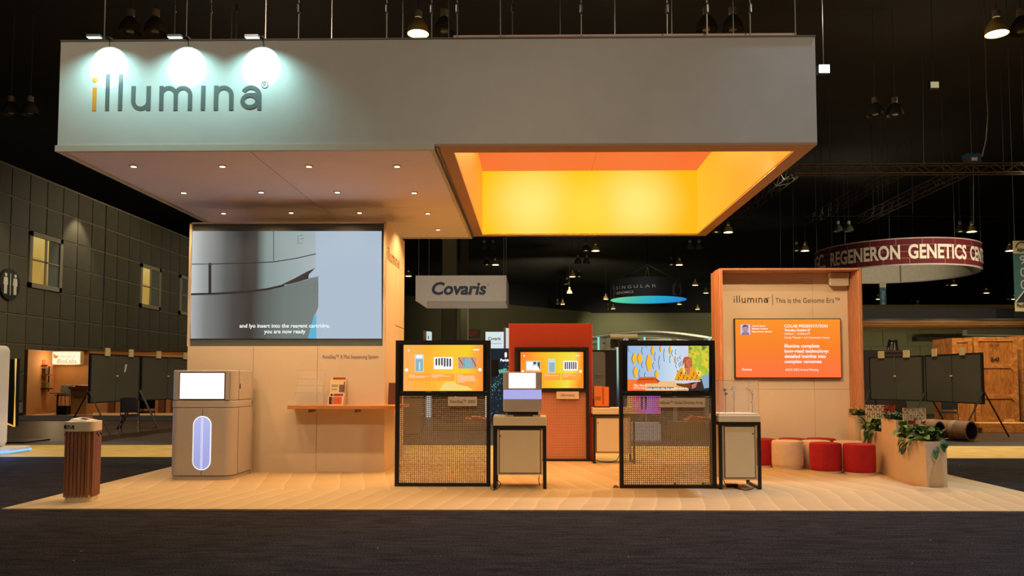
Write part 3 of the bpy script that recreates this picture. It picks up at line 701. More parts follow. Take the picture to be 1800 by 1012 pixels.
for (a, yy, lean, lb, main, pt) in (
    ((583, 662, 607.5, 712), 12.40, .04, 'tall white leaflet with a dark red top edge, rearmost of the stack on the shelf', prm[0], [(.05, .9, .95, .98, 1)]),
    ((579.5, 667, 606, 712), 12.36, .04, 'cream leaflet with grey picture block, middle one on the shelf', prm[0], [(.1, .72, .5, .8, 5), (.1, .6, .45, .64, 5), (.6, .5, .95, .8, 2), (.9, .48, .97, .92, 1)]),
    ((578.5, 690, 604, 712), 12.32, .02, 'short leaflet with red and white picture band, behind the frontmost', paper, [(.08, .5, .95, .92, 1), (.08, .5, .2, .92, 3), (.22, .5, .34, .92, 0)]),
    ((576, 696, 602.5, 712), 12.28, .02, 'frontmost short leaflet with white frame and glowing red picture', paper, [(.07, .1, .93, .93, 4), (.07, .1, .25, .93, 3), (.27, .2, .42, .93, 0), (.62, .4, .78, .7, 4)])):
    x0, x1, z0, z1 = R(a[0], a[1], a[2], a[3], yy)
    bro(x0, x1, yy, st_, z1, lb, main, prm, pt, lean)
for k in range(3):
    yy = 12.62 + .17 * k; xx = txr + .03
    b = B().loft([[(xx, yy, st_), (xx + .16, yy, st_), (xx + .16, yy + .012, st_), (xx, yy + .012, st_)], [(xx, yy + .06, st_ + .34 - .05 * k), (xx + .16, yy + .06, st_ + .34 - .05 * k), (xx + .16, yy + .072, st_ + .34 - .05 * k), (xx, yy + .072, st_ + .34 - .05 * k)]])
    tag(obj('booklet', b, [mat('booklet_brown', (96, 50, 28), .6), mat('booklet_cream', (206, 160, 90), .6), mat('booklet_rust', (140, 78, 40), .6)][k]), ('foremost dark brown', 'middle cream', 'rearmost rust')[k] + ' booklet leaning on the shelf end beside the black display frame', 'booklet')

# ================================================================ LARGE SEQUENCER (floor standing)
mY = 11.5; md = .80
mx0, mx1 = P(304.5, 760, mY + .13).x, P(417.5, 760, mY + .2).x
mz1 = P(360, 650.5, mY).z; MC0 = thing('sequencer', 'large floor-standing grey-brown sequencing machine with lit pill-shaped window', 'laboratory machine', ((mx0 + mx1) / 2, mY + md / 2, FL))
def mfoot(i=0.0, z=None, r=.13): 
    x0, x1, y0, y1 = mx0 + i, mx1 - i, mY + i, mY + md
    pts = []
    for cx, cy, a0, rr in [(x1 - r, y0 + r, 270, r), (x1 - .01, y1 - .01, 0, .01), (x0 + .01, y1 - .01, 90, .01), (x0 + r, y0 + r, 180, r)]:
        for k in range(7):
            a = math.radians(a0 + 90 * k / 6); pts.append((cx + rr * math.cos(a), cy + rr * math.sin(a)))
    return pts
zsp = P(360, 716, mY).z; zdr = P(360, 704, mY).z
obj('plinth', B().prism(mfoot(.012), FL, FL + .055), machine, MC0, smooth=True)
obj('lower_cabinet', B().prism(mfoot(0), FL + .06, zsp - .006), machine, MC0, smooth=True, bevel=.006)
obj('shadow_gap', B().prism(mfoot(.012), FL + .05, mz1 - .02), machdk, MC0, smooth=True)
obj('ledge', B().prism(mfoot(-.004), zsp, zdr + .0), machine, MC0, smooth=True, bevel=.006)
obj('upper_housing', B().prism(mfoot(0.0), zdr + .006, mz1), machine, MC0, smooth=True, bevel=.01)
sx_0, sx_1, sz_0, sz_1 = R(317, 655.5, 394.5, 700.5, mY)
obj('touch_screen', B().box(sx_0 - .012, sx_1 + .012, mY - .008, mY + .002, sz_0 - .012, sz_1 + .012), machdk, MC0)
obj('lit_screen', B().box(sx_0, sx_1, mY - .010, mY - .008, sz_0, sz_1), emit('white_screen', (255, 252, 250), 1.5), MC0)
px0, px1, pz0, pz1 = R(339, 731, 371, 826, mY)
obj('window_rim', B().slab([(a, c) for a, c in rrect(px0, px1, pz0, pz1, (px1 - px0) / 2 - .001, 10)], mY - .006, mY + .002), emit('lit_rim', (255, 255, 255), 1.1), MC0)
ws = emit_ramp('lit_window', [(0, (164, 168, 222)), (1, (186, 190, 240))], 'Z', pz0, pz1, .95)
obj('lit_window', B().slab([(a, c) for a, c in rrect(px0 + .012, px1 - .012, pz0 + .012, pz1 - .012, (px1 - px0) / 2 - .014, 10)], mY - .008, mY - .005), ws, MC0)
xm = (px0 + px1) / 2
obj('window_bars', B().box(xm - .013, xm - .006, mY - .010, mY - .008, pz0 + .02, pz1 - .02).box(xm + .006, xm + .013, mY - .010, mY - .008, pz0 + .02, pz1 - .02), emit('lit_bar', (232, 232, 255), 1.1), MC0)
obj('door_gap', B().box(xm - .003, xm + .003, mY - .004, mY + .002, pz1, zsp - .02).box(xm - .003, xm + .003, mY - .004, mY + .002, FL + .07, pz0), machdk, MC0)
xg = P(404, 690, mY).x
obj('housing_gap', B().box(xg - .002, xg + .002, mY - .003, mY + .002, zdr + .03, mz1 - .03).box(sx_0 - .012, xg, mY - .003, mY + .002, sz_0 - .035, sz_0 - .031), machdk, MC0)
obj('side_gap', B().box(mx1 - .002, mx1 + .003, mY + .22, mY + .225, FL + .06, mz1).box(mx1 - .002, mx1 + .006, mY + .25, mY + .28, P(422, 683, mY + .25).z, P(422, 674, mY + .25).z), machdk, MC0)
obj('rear_panel', B().box(mx1 - .1, mx1 + .004, mY + md - .04, mY + md, FL, mz1 + .0), machine, MC0)
for xx in (mx0 + .08, mx1 - .08):
    for yy in (mY + .12, mY + md - .1): obj('foot', B().lathe([(.03, 0), (.03, .05)], (xx, yy, FL), 12), blackp, MC0)
light('led_column_spill', 'POINT', (G(6, 800).x + .5, 13.4, 1.2), 26, (.35, .5, 1.0), size=.25)

# ================================================================ FLUTED PEDESTAL (front left)
c = G(143, 886); pY = c.y + .2
pc = thing('fluted_pedestal', 'brown fluted pedestal with cream cap near the front left carpet corner', 'pedestal', (P(145, 820, pY).x, pY, FL), math.radians(9)); c.x = P(145, 820, pY).x
wd = .157; pzt = P(145, 741, pY - .2).z; pzc = P(145, 759, pY - .2).z; pzb = P(145, 872, pY - .2).z
rr_ = lambda i, r=.06: rrect(-wd + i, wd - i, -wd + i, wd - i, r)
obj('plinth', B().prism(rr_(.008), 0, pzb - FL), cream, pc, W=False, smooth=True)
obj('core', B().prism(rr_(.014), pzb - FL, pzc - FL), mat('flute_gap', (176, 132, 96), .8), pc, W=False)
n_ = 6
for side in range(4):
    for k in range(n_):
        u = -wd + .03 + (2 * wd - .06) * (k + .5) / n_; hw = (2 * wd - .06) / n_ * .43
        a = side * PI / 2; ca, sa_ = math.cos(a), math.sin(a)
        pts = [(u - hw, -wd + .016), (u - hw * .8, -wd - .004), (u + hw * .8, -wd - .004), (u + hw, -wd + .016)]
        obj('flute', B().prism([(x * ca - y * sa_, x * sa_ + y * ca) for x, y in pts], pzb - FL - .02, pzc - FL), brownwood, pc, W=False)
obj('cap', B().prism(rr_(-.012, .07), pzc - FL, pzt - FL), cream, pc, W=False, smooth=True, bevel=.006)
zz = (pzc + (pzt - pzc) * .28) - FL
obj('lettering', logo(B(), -wd - .14, -wd + .115, zz, zz + .045, 0, .003, fn=lambda p: ((p[0], -wd - .0155 + p[1] * .5, p[2]) if p[0] > -wd + .03 else (-wd - .0155 + p[1] * .5, -wd + .03 - p[0] - wd + .03, p[2])), reg=False), ink, pc, W=False)
obj('door_handle', B().tube([(wd + .012, -.05, pzc - FL - .02), (wd + .035, -.05, pzc - FL - .06), (wd + .035, .05, pzc - FL - .06), (wd + .012, .05, pzc - FL - .02)], .006), blackp, pc, W=False)
pt = pzt + .0
tag(obj('leaflet', B().loft([[(c.x - .13, pY - .1, pt), (c.x + .1, pY - .12, pt), (c.x + .12, pY + .1, pt), (c.x - .1, pY + .12, pt)], [(c.x - .10, pY - .08, pt + .03), (c.x + .1, pY - .12, pt + .006), (c.x + .12, pY + .1, pt + .006), (c.x - .08, pY + .1, pt + .04)]]), paper), 'white leaflet with curled edge lying on the fluted pedestal', 'leaflet')
tag(obj('red_flyer', B().loft([[(c.x - .06, pY - .02, pt + .041), (c.x + .06, pY - .04, pt + .041), (c.x + .08, pY + .06, pt + .041), (c.x - .04, pY + .08, pt + .041)], [(c.x - .06, pY - .02, pt + .046), (c.x + .06, pY - .04, pt + .046), (c.x + .08, pY + .06, pt + .046), (c.x - .04, pY + .08, pt + .046)]]), mat('flyer_pink', (196, 110, 96), .6)), 'small pinkish flyer on top of the white leaflet on the fluted pedestal', 'flyer')

# ================================================================ DISPLAY STANDS (black frame, television, perforated lower panel)
grm = mat('grille_metal', (186, 158, 122), .5, .2, var=.05)
scr1 = emit_ramp('screen_orange', [(0.0, (255, 176, 92)), (0.3, (255, 178, 50)), (0.55, (252, 196, 60)), (0.75, (248, 206, 44)), (1.0, (252, 150, 60))], 'X', -.55, .55, 1.0, noise=.5, nscale=2.2)
scr2 = emit_ramp('screen_yellow', [(0.0, (255, 132, 40)), (0.3, (255, 170, 40)), (0.55, (240, 200, 40)), (0.8, (240, 226, 70)), (1.0, (255, 140, 40))], 'X', -.55, .55, 1.0, noise=.5, nscale=2.0)
pics = [emit('pic_white', (250, 250, 250), 1.05), emit('pic_blue', (196, 220, 226), 1), emit('pic_deep', (138, 182, 196), 1), emit('pic_box', (255, 164, 62), 1), emit('pic_line', (255, 206, 158), 1), emit('pic_dark', (72, 66, 72), 1), emit('pic_pink', (206, 150, 140), 1), emit('pic_cream', (246, 216, 120), 1)]
def stand(x0, y0, x1, y1, Y, scr, ysplit, mesh, label, depth=.09, back=None):
    """pixel box of the frame at depth Y"""
    X0, X1, Z0, Z1 = R(x0, y0, x1, y1, Y); Z0 = FL
    t = thing('display_stand', label, 'display stand', ((X0 + X1) / 2, Y + depth / 2, FL), group='black framed screen stands')
    pw = .052; zsp = P((x0 + x1) / 2, ysplit, Y).z
    obj('post', B().box(X0, X0 + pw, Y, Y + depth, Z0, Z1), black, t, bevel=.003); obj('post', B().box(X1 - pw, X1, Y, Y + depth, Z0, Z1), black, t, bevel=.003)
    for za, zb in ((Z1 - pw, Z1), (zsp - pw / 2, zsp + pw / 2), (Z0, Z0 + pw * .8)): obj('rail', B().box(X0 + pw, X1 - pw, Y, Y + depth, za, zb), black, t)
    a, b_, c_, d_ = R(*scr, Y - .01)
    tvb = obj('television', B().box(X0 + pw + .004, X1 - pw - .004, Y + .004, Y + depth - .01, zsp + pw / 2 + .003, Z1 - pw - .003), blackp, t)
    obj('screen', B().box(a, b_, Y - .002, Y + .004, c_, d_), None, tvb) if False else None
    # perforated sheet: bars of a fine grid
    g = B(); gx0, gx1, gz0, gz1 = X0 + pw, X1 - pw, Z0 + pw * .8, zsp - pw / 2; ym = Y + depth * .6; pitch = .0262; w = .0052
    nx = int((gx1 - gx0) / pitch); nz = int((gz1 - gz0) / pitch)
    for i in range(nx + 1):
        x = gx0 + (gx1 - gx0) * i / nx; g.box(x - w, x + w, ym, ym + .003, gz0, gz1)
    for i in range(nz + 1):
        z = gz0 + (gz1 - gz0) * i / nz; g.box(gx0, gx1, ym - .001, ym + .002, z - w, z + w)
    obj('perforated_sheet', g, mesh, t, kind='stuff')
    return t, tvb, (X0, X1, Z0, Z1, zsp), (a, b_, c_, d_)
def sq(b, pts, Y, mi): pq(b, pts, Y, mi)
# --- stand 1
SY1 = YG(857)
t1, tv1, f1_, s1_ = stand(694.5, 598, 862, 857, SY1, (709, 606, 849, 687), 692, grm, 'black framed screen stand with orange slide, left of the three, beside the tower')
def localise(m, cx): return m
obj('lit_screen', B().box(s1_[0], s1_[1], SY1 - .001, SY1 + .004, s1_[2], s1_[3]), scr1, tv1)
b = B(); y = SY1 - .003
def rect(b, x0, y0, x1, y1, mi, dy=0.0): pq(b, [(x0, y0), (x1, y0), (x1, y1), (x0, y1)], y - dy, mi)
rect(b, 729, 622.5, 745, 653.5, 1); rect(b, 730.5, 631, 743.5, 652, 2, .001); rect(b, 732, 624, 742, 629, 0, .001); rect(b, 736, 636, 739, 650, 1, .002)
rect(b, 762.5, 627.5, 796, 648.5, 0)
for i in range(6):
    x = 765.5 + 4.9 * i; pq(b, [(x, 630 - .5 * min(i, 5 - i)), (x + 3, 630 - .5 * min(i, 5 - i)), (x + 3, 643), (x, 645 if i > 2 else 641)], y - .001, 5)
rect(b, 805.5, 627.5, 837.5, 647.5, 6); pq(b, [(815, 630), (828, 630), (832, 647.5), (813, 647.5)], y - .001, 2)
for k in range(5): rect(b, 806 + 2.2 * k, 629 + 3.2 * (k % 4), 808 + 2.2 * k, 631 + 3.4 * (k % 5), 5, .001); rect(b, 829 + 1.6 * k, 629 + 3 * (k % 5), 830.4 + 1.6 * k, 632 + 3 * (k % 5), 5, .0012)
rect(b, 716.5, 656.5, 757, 669, 3); rect(b, 759, 656.5, 799, 669, 3); rect(b, 802, 656.5, 842, 680, 3)
for (x0, w_, ys) in ((718.5, 11, (658.8,)), (718.5, 37, (661,)), (718.5, 28, (663,)), (760, 21, (658.8,)), (760, 32, (661,)), (760, 9, (663,)), (803.5, 10, (658.8,)), (803.5, 31, (661, 663, 665)), (803.5, 33, (667, 669)), (803.5, 14, (671.5,))):
    for yy in ys: rect(b, x0, yy - .7, x0 + w_, yy + .6, 4, .002)
for cx, cyy in ((714.7, 650), (843.7, 649.5)): pq(b, circle(cx, cyy, 3, 14), y - .001, 0)
pq(b, circle(718, 615.5, 1.5, 10), y - .001, 0); rect(b, 832, 613.5, 842, 615.5, 0, .001)
pq(b, [(772, 686), (779, 675), (786, 671), (798, 671), (806, 676), (822, 679), (832, 686)], y - .0005, 7)
obj('slide_picture', b, pics, tv1)
def maker(tv, px, py, Y): 
    a_, b_, c_, d_ = R(px - 6, py - .6, px + 6, py + .6, Y); obj('maker_plate', B().box(a_, b_, Y - .002, Y + .004, c_, d_), greym, tv)
maker(tv1, 779, 688.8, SY1)
def placard(t, s, x0, y0, x1, y1, Y, tx0, tx1, yb, yc, m=None):
    a_, b_, c_, d_ = R(x0, y0, x1, y1, Y); pl = obj('placard', B().box(a_, b_, Y - .012, Y - .002, c_, d_), m or cream, t, bevel=.002)
    obj('lettering', ptext(B(), s, tx0, tx1, yb, yc, Y - .0135), ink, pl)
placard(t1, 'NextSeq\u2122 2000', 787.5, 697, 838.5, 713.5, SY1, 791, 835, 708, 702.5)
def tray(t, x0, x1, yt, Y, label=None, sheets=((0, .1), (.3, .6)), back=.32):
    a_, b_ = P(x0, yt, Y).x, P(x1, yt, Y).x; z = P((x0 + x1) / 2, yt, Y).z
    s_ = obj('side_shelf', B().loft([[(a_ + .02, Y, z - .022), (b_ - .0, Y, z - .022), (b_, Y + back, z - .022), (a_ + .02, Y + back, z - .022)], [(a_, Y, z), (b_, Y, z), (b_, Y + back, z), (a_, Y + back, z)]]), shelfwood, t, label='pale wooden shelf behind the perforated sheet')
    return a_, b_, z
a_, b_, z_ = tray(t1, 814, 856, 739, SY1 + .1)
for k, (u, w_, lb) in enumerate(((.02, .34, 'left brown leaflet pile seen through the grille of the left stand'), (.3, .68, 'right brown leaflet pile seen through the grille of the left stand'))):
    xa = a_ + (b_ - a_) * u; xb = a_ + (b_ - a_) * (u + w_)
    tag(obj('leaflet_pile', B().loft([[(xa, SY1 + .13, z_ + .001), (xb - .0, SY1 + .13, z_ + .001), (xb, SY1 + .34, z_ + .001), (xa, SY1 + .34, z_ + .001)], [(xa + .02, SY1 + .13, z_ + .028 + .02 * k), (xb - .01, SY1 + .13, z_ + .02), (xb - .01, SY1 + .34, z_ + .03), (xa + .02, SY1 + .34, z_ + .045 + .02 * k)]]), mat('leaflet_brown', (168, 118, 74), .6)), lb, 'leaflets')
# --- stand 3 (right)
SY3 = YG(860, 1175)
t3, tv3, f3_, s3_ = stand(1089, 598, 1258.5, 860, SY3, (1103, 607.5, 1246.5, 688), 692, grm, 'black framed screen stand showing a seated woman, right of the three')
vp = [emit_ramp('studio_wall', [(0, (150, 182, 224)), (.5, (176, 200, 228)), (.8, (206, 226, 236)), (1, (172, 196, 220))], 'X', -.6, .3, 1.0), emit('studio_yellow', (255, 190, 44), 1), emit('studio_slash', (52, 66, 88), .9), emit('sofa_orange', (226, 96, 32), 1), emit('sofa_dark', (176, 58, 24), 1), emit('floor_orange', (255, 120, 40), 1), emit('floor_pale', (240, 190, 130), 1),
      emit_ramp('garden', [(0, (250, 214, 92)), (.4, (150, 190, 50)), (.6, (236, 206, 60)), (1, (60, 130, 60))], 'Z', 1.5, 2.0, 1.0, noise=1.6, nscale=12), emit('skin', (206, 116, 84), 1), emit('hair', (176, 92, 56), 1), emit('hair_light', (240, 214, 170), 1), emit('blouse', (236, 164, 36), 1), emit('blouse_dark', (120, 62, 24), 1), emit('table_white', (206, 214, 236), 1), emit('chair_dark', (62, 40, 40), 1), pics[0], emit('garden_blue', (140, 170, 196), 1), emit('floor_dark', (40, 40, 52), 1)]
b = B(); y = SY3 - .003
def Q(pts, mi, dy=0.0):       # coordinates read off the enlarged view (scale 9.2, origin 1080,590)
    pq(b, [(1080 + x / 9.2, 590 + yy / 9.2) for x, yy in pts], y - dy, mi)
Q([(212, 162), (1190, 162), (1190, 740), (212, 740)], 0)
Q([(1190, 162), (1530, 162), (1530, 700), (1190, 700)], 7); Q([(1080, 162), (1195, 162), (1195, 420), (1080, 420)], 13, .0005)
Q([(212, 700), (740, 740), (740, 888), (212, 888)], 5, .001); Q([(500, 735), (1200, 735), (1200, 888), (500, 888)], 6, .0012); Q([(1000, 780), (1530, 760), (1530, 888), (1000, 888)], 17, .0012)
Q([(1400, 660), (1530, 600), (1530, 840), (1450, 850)], 16, .0014)
def hexa(cx, cyy, w, h): 
    Q([(cx - w * .35, cyy - h), (cx + w * .4, cyy - h), (cx + w, cyy), (cx + w * .4, cyy + h), (cx - w * .35, cyy + h), (cx - w, cyy)], 2, .0013)
    Q([(cx + 8 - w * .35, cyy - h), (cx + w * .45, cyy - h), (cx + w, cyy), (cx + w * .45, cyy + h), (cx + 8 - w * .35, cyy + h), (cx + 10 - w, cyy)], 1, .0018)
for hx in ((320, 370, 45, 92), (405, 365, 45, 84), (555, 440, 54, 134), (340, 588, 45, 88), (615, 240, 32, 76), (748, 210, 24, 48), (900, 230, 24, 66), (984, 388, 18, 56), (680, 620, 38, 60)): hexa(*hx)
for (x0_, y0_, h) in ((225, 200, 60), (445, 240, 60), (445, 470, 50), (650, 335, 70), (720, 430, 110), (625, 485, 50), (800, 310, 105), (895, 380, 60), (930, 280, 50), (990, 260, 50), (995, 480, 50), (1022, 380, 36), (1060, 350, 30), (1048, 470, 36), (1075, 450, 40), (400, 610, 60), (490, 630, 40), (515, 180, 14)):
    Q([(x0_ + 4, y0_ - h), (x0_ + 14, y0_ - h), (x0_ - 4, y0_), (x0_ + 12, y0_ + h), (x0_ + 2, y0_ + h), (x0_ - 12, y0_)], 2, .0012)
Q([(400, 668), (640, 662), (740, 735), (700, 770), (360, 770), (360, 730)], 3, .002); Q([(640, 662), (740, 735), (700, 745), (660, 700)], 4, .0022); Q([(380, 700), (640, 690), (640, 710), (380, 720)], 4, .0022)
Q([(1100, 500), (1105, 400), (1130, 345), (1190, 335), (1240, 360), (1258, 420), (1255, 500), (1230, 540), (1130, 620), (1100, 580)], 9, .002)
Q([(1100, 500), (1130, 430), (1140, 600), (1120, 625)], 10, .0024)
Q([(970, 720), (1010, 600), (1080, 520), (1150, 530), (1240, 500), (1310, 545), (1360, 660), (1380, 715), (1200, 735), (1010, 730)], 11, .0022)
Q([(1150, 540), (1230, 500), (1215, 620), (1180, 640)], 8, .0024)
Q([(1160, 390), (1200, 365), (1235, 375), (1248, 430), (1240, 480), (1210, 510), (1175, 490), (1155, 440)], 8, .0028)
Q([(1196, 415), (1212, 412), (1212, 420), (1196, 424)], 14, .003); Q([(1226, 412), (1238, 412), (1238, 420), (1226, 420)], 14, .003); Q([(1220, 425), (1230, 450), (1218, 452)], 12, .003); Q([(1204, 468), (1232, 464), (1230, 474), (1208, 477)], 4, .003)
for k in range(22):
    xx, yy = 1010 + (k * 53) % 350, 560 + (k * 37) % 150
    if abs(xx - 1190) > 35 or yy > 650: Q([(xx, yy), (xx + 14, yy - 6), (xx + 22, yy + 22), (xx + 10, yy + 26)], 12, .0026)
Q([(970, 722), (1410, 722), (1380, 742), (1130, 770), (975, 748)], 13, .003); Q([(1000, 770), (1130, 775), (1240, 760), (1220, 860), (1010, 800)], 12, .0028)
Q([(1340, 760), (1410, 730), (1455, 870), (1330, 885)], 14, .0032); Q([(1250, 790), (1340, 750), (1320, 830), (1250, 860)], 8, .0031)
Q([(525, 830), (965, 830), (965, 858), (525, 858)], 17, .0032)
# captions
ptext(b, 'Tiffany Weaver', 1113.5, 1136, 679, 675, y - .0035, 15); ptext(b, 'Staff Product Manager', 1113.5, 1134, 683, 680, y - .0035, 15)
ptext(b, 'know exactly what they want to search for,', 1138, 1210, 683.5, 680.6, y - .004, 15, bold=.02)
lb3 = [m for m in vp]
obj('video_picture', b, lb3, tv3); maker(tv3, 1175, 690, SY3)
placard(t3, 'Infinium\u2122 Global Diversity Array', 1158, 699, 1239, 715.5, SY3, 1160.5, 1236, 710, 704.5)
a_, b_, z_ = tray(t3, 1208, 1258, 738, SY3 + .1)
tag(obj('leaflet_pile', B().loft([[(a_ + .03, SY3 + .13, z_ + .001), (b_ - .04, SY3 + .13, z_ + .001), (b_ - .04, SY3 + .34, z_ + .001), (a_ + .03, SY3 + .34, z_ + .001)], [(a_ + .08, SY3 + .13, z_ + .05), (b_ - .05, SY3 + .13, z_ + .012), (b_ - .05, SY3 + .34, z_ + .02), (a_ + .08, SY3 + .34, z_ + .06)]]), mat('leaflet_brown', (168, 118, 74), .6)), 'brown leaflets on the shelf behind the right stand', 'leaflets')
# --- stand 2 (centre, on the red panel)
SY2 = YG(812, 980)
redgr = mat('grille_orange', (240, 168, 128), .5, .1, var=.05)
t2, tv2, f2_, s2_ = stand(905, 610, 1035.5, 812, SY2, (915, 618.5, 1025.5, 682), 686.5, redgr, 'black framed screen stand in front of the red panel, in the middle', depth=.07)
obj('lit_screen', B().box(s2_[0], s2_[1], SY2 - .001, SY2 + .004, s2_[2], s2_[3]), scr2, tv2)
b = B(); y = SY2 - .003
rect(b, 924.5, 634, 949.5, 651, 1); rect(b, 926, 636, 936, 650, 0, .001); pq(b, [(936, 651), (938, 643), (943, 641), (947, 645), (948, 651)], y - .002, 0); pq(b, circle(940, 638, 2.6, 10), y - .002, 5); rect(b, 945, 636, 949, 648, 5, .001)
rect(b, 963.5, 630.5, 976, 654.5, 1); rect(b, 965, 637, 975, 653.5, 2, .001); rect(b, 990.5, 634, 1015.5, 651, 0)
for i in range(6):
    x = 992.5 + 3.7 * i; pq(b, [(x, 636), (x + 2.3, 636), (x + 2.3, 649), (x, 648)], y - .001, 5)
rect(b, 955, 656, 985, 668, 3); rect(b, 987, 656, 1018, 668, 3)
for (x0, w_, yy) in ((957, 9, 658), (957, 26, 660), (989, 16, 658), (989, 24, 660), (989, 10, 662)): rect(b, x0, yy - .6, x0 + w_, yy + .4, 4, .002)
pq(b, circle(921.5, 625, 1.4, 10), y - .001, 0); pq(b, circle(1020.5, 652.5, 2.4, 12), y - .001, 0); pq(b, circle(919, 652, 2.0, 12), y - .001, 0); rect(b, 1012, 624, 1019, 625.5, 0, .001)
obj('slide_picture', b, pics, tv2)
placard(t2, 'Informatics', 978, 688, 1017.5, 701, SY2, 986, 1010, 696.5, 691.5, cream)
rx0, rx1, _, rz1 = R(895, 568.5, 1041, 812, SY2 + .1)
rp = thing('red_backdrop', 'red-orange panel wall standing behind the centre screen stand', 'panel', ((rx0 + rx1) / 2, SY2 + .1, FL))
xm = (rx0 + rx1) / 2
obj('panel', B().box(rx0, rx1, SY2 + .08, SY2 + .16, FL, rz1), redpanel, rp, bevel=.004)
obj('edge_strip', B().box(rx0 - .006, rx0, SY2 + .08, SY2 + .16, FL, rz1).box(rx1, rx1 + .006, SY2 + .08, SY2 + .16, FL, rz1), mat('strip_orange', (230, 120, 70), .5), rp)

# ================================================================ COUNTER CABINETS
cabm = mat('cabinet_cream', (232, 214, 176), .5, var=.02); cabgap = mat('cabinet_gap', (112, 92, 66), .8, var=0)
def cabinet(x0, x1, ytop, yslab, ybase, bx0, bx1, by0, by1, label, lock, depth=.62, light_=None, clip=None):
    Y = YG(ybase, (x0 + x1) / 2)
    X0, X1, Zs, Zt = R(x0, ytop, x1, yslab, Y)
    t = thing('counter_cabinet', label, 'counter', ((X0 + X1) / 2, Y + depth / 2, FL), group='counter cabinets')
    obj('worktop', B().box(X0, X1, Y, Y + depth, Zs, Zt), cabm, t, bevel=.004)
    w = .04
    for xa in (X0, X1 - w):
        for ya in (Y + .0, Y + depth - w): obj('leg', B().box(xa, xa + w, ya, ya + w, FL, Zs - w), black, t)
    obj('top_frame', B().box(X0, X1, Y, Y + w, Zs - w, Zs).box(X0, X1, Y + depth - w, Y + depth, Zs - w, Zs).box(X0, X0 + w, Y + w, Y + depth - w, Zs - w, Zs).box(X1 - w, X1, Y + w, Y + depth - w, Zs - w, Zs), black, t)
    for xa in (X0, X1 - w): obj('foot_rail', B().box(xa, xa + w, Y + w, Y + depth - w, FL, FL + .03), black, t)
    A, C_, D, E = R(bx0, by0, bx1, by1, Y + .01)
    obj('body', B().box(A, C_, Y + .03, Y + depth - .06, D, Zs - w), cabm, t)
    obj('reveal', B().box(A + .02, C_ - .02, Y + .026, Y + .03, D + .02, E - .012), cabgap, t)
    d = obj('door', B().box(A + .032, C_ - .032, Y + .012, Y + .026, D + .032, E - .03), cabm, t, bevel=.002)
    l = P(lock[0], lock[1], Y + .01); obj('lock', B().slab(circle(l.x, l.z, .009, 10), Y + .006, Y + .0125), black, d)
    return t, Y, (X0, X1, Zt)
c1, CY1, k1 = cabinet(867, 960.5, 732.5, 748, 861, 874, 953.5, 752, 835, 'cream counter cabinet carrying the small sequencer, beside the left screen stand', (879.5, 766))
c3, CY3, k3 = cabinet(1263.5, 1337, 730.5, 741.5, 862, 1270.5, 1331, 746, 843.5, 'cream counter cabinet under the clear showcase, beside the right screen stand', (1323.5, 762))
c2, CY2, k2 = cabinet(1042.5, 1116, 717, 728, 816, 1045.5, 1108, 732, 797, 'cream counter cabinet further back, half hidden behind the right screen stand', (1051, 743), depth=.52)
# cables under the counters
def cable(pts, label, r=.006, m=blackp):
    n = len(pts); out = []
    for i in range(n - 1):
        for k in range(6):
            t_ = k / 6; p0, p1, p2, p3 = [Vector(pts[max(0, min(n - 1, j))]) for j in (i - 1, i, i + 1, i + 2)]
            out.append(.5 * ((2 * p1) + (-p0 + p2) * t_ + (2 * p0 - 5 * p1 + 4 * p2 - p3) * t_ ** 2 + (-p0 + 3 * p1 - 3 * p2 + p3) * t_ ** 3))
    out.append(Vector(pts[-1])); return tag(obj('cable', B().tube(out, r, 6), m, smooth=True), label, 'cable')
def gp(px, py, z=None):
    g = G(px, py, FL + .008 if z is None else z); return g
cable([gp(862, 857), gp(868, 861), gp(877, 856), P(880, 850, CY1 + .1), P(876, 844, CY1 + .2)], 'black cable looped on the carpet between the left stand and its counter')
cable([P(948, 836, CY1 + .3), P(947, 845, CY1 + .3), gp(949, 853)], 'thin black cable hanging from the right side of the first counter')
cable([P(1272, 843, CY3 + .3), P(1275, 850, CY3 + .25), gp(1284, 854), gp(1296, 858), gp(1312, 861), gp(1325, 857), P(1320, 848, CY3 + .3)], 'long black cable curling on the carpet under the showcase counter')
a_ = gp(1286, 855); tag(obj('power_adapter', B().box(a_.x - .07, a_.x + .08, a_.y - .04, a_.y + .05, FL, FL + .045), blackp, bevel=.008), 'black power adapter brick on the carpet under the showcase counter', 'adapter')
a_ = gp(1299, 857); tag(obj('red_plug', B().box(a_.x - .018, a_.x + .018, a_.y - .03, a_.y + .0, FL, FL + .03), mat('plug_red', (190, 50, 26), .5), bevel=.004), 'small red plug on the carpet under the showcase counter', 'plug')
cable([gp(1048, 808), gp(1058, 811), gp(1072, 812), gp(1084, 808), P(1088, 800, CY2 + .3)], 'tangled black cable on the floor under the rear counter')
for px, py, lb in ((1082, 857, 'small brown scrap on the carpet left of the right screen stand'), (1188, 853, 'small dark clip on the carpet behind the right stand grille'), (1236, 853, 'dark cable coil on the carpet behind the right stand grille')):
    a_ = gp(px, py, FL); tag(obj('floor_scrap', B().loft([[(a_.x - .04, a_.y - .02, FL), (a_.x + .03, a_.y - .03, FL), (a_.x + .05, a_.y + .03, FL), (a_.x - .02, a_.y + .03, FL)], [(a_.x - .02, a_.y, FL + .03), (a_.x + .01, a_.y, FL + .02), (a_.x + .03, a_.y + .02, FL + .025), (a_.x, a_.y + .02, FL + .035)]]), mat('scrap_brown', (110, 70, 40), .8) if px < 1100 else blackp), lb, 'scrap')

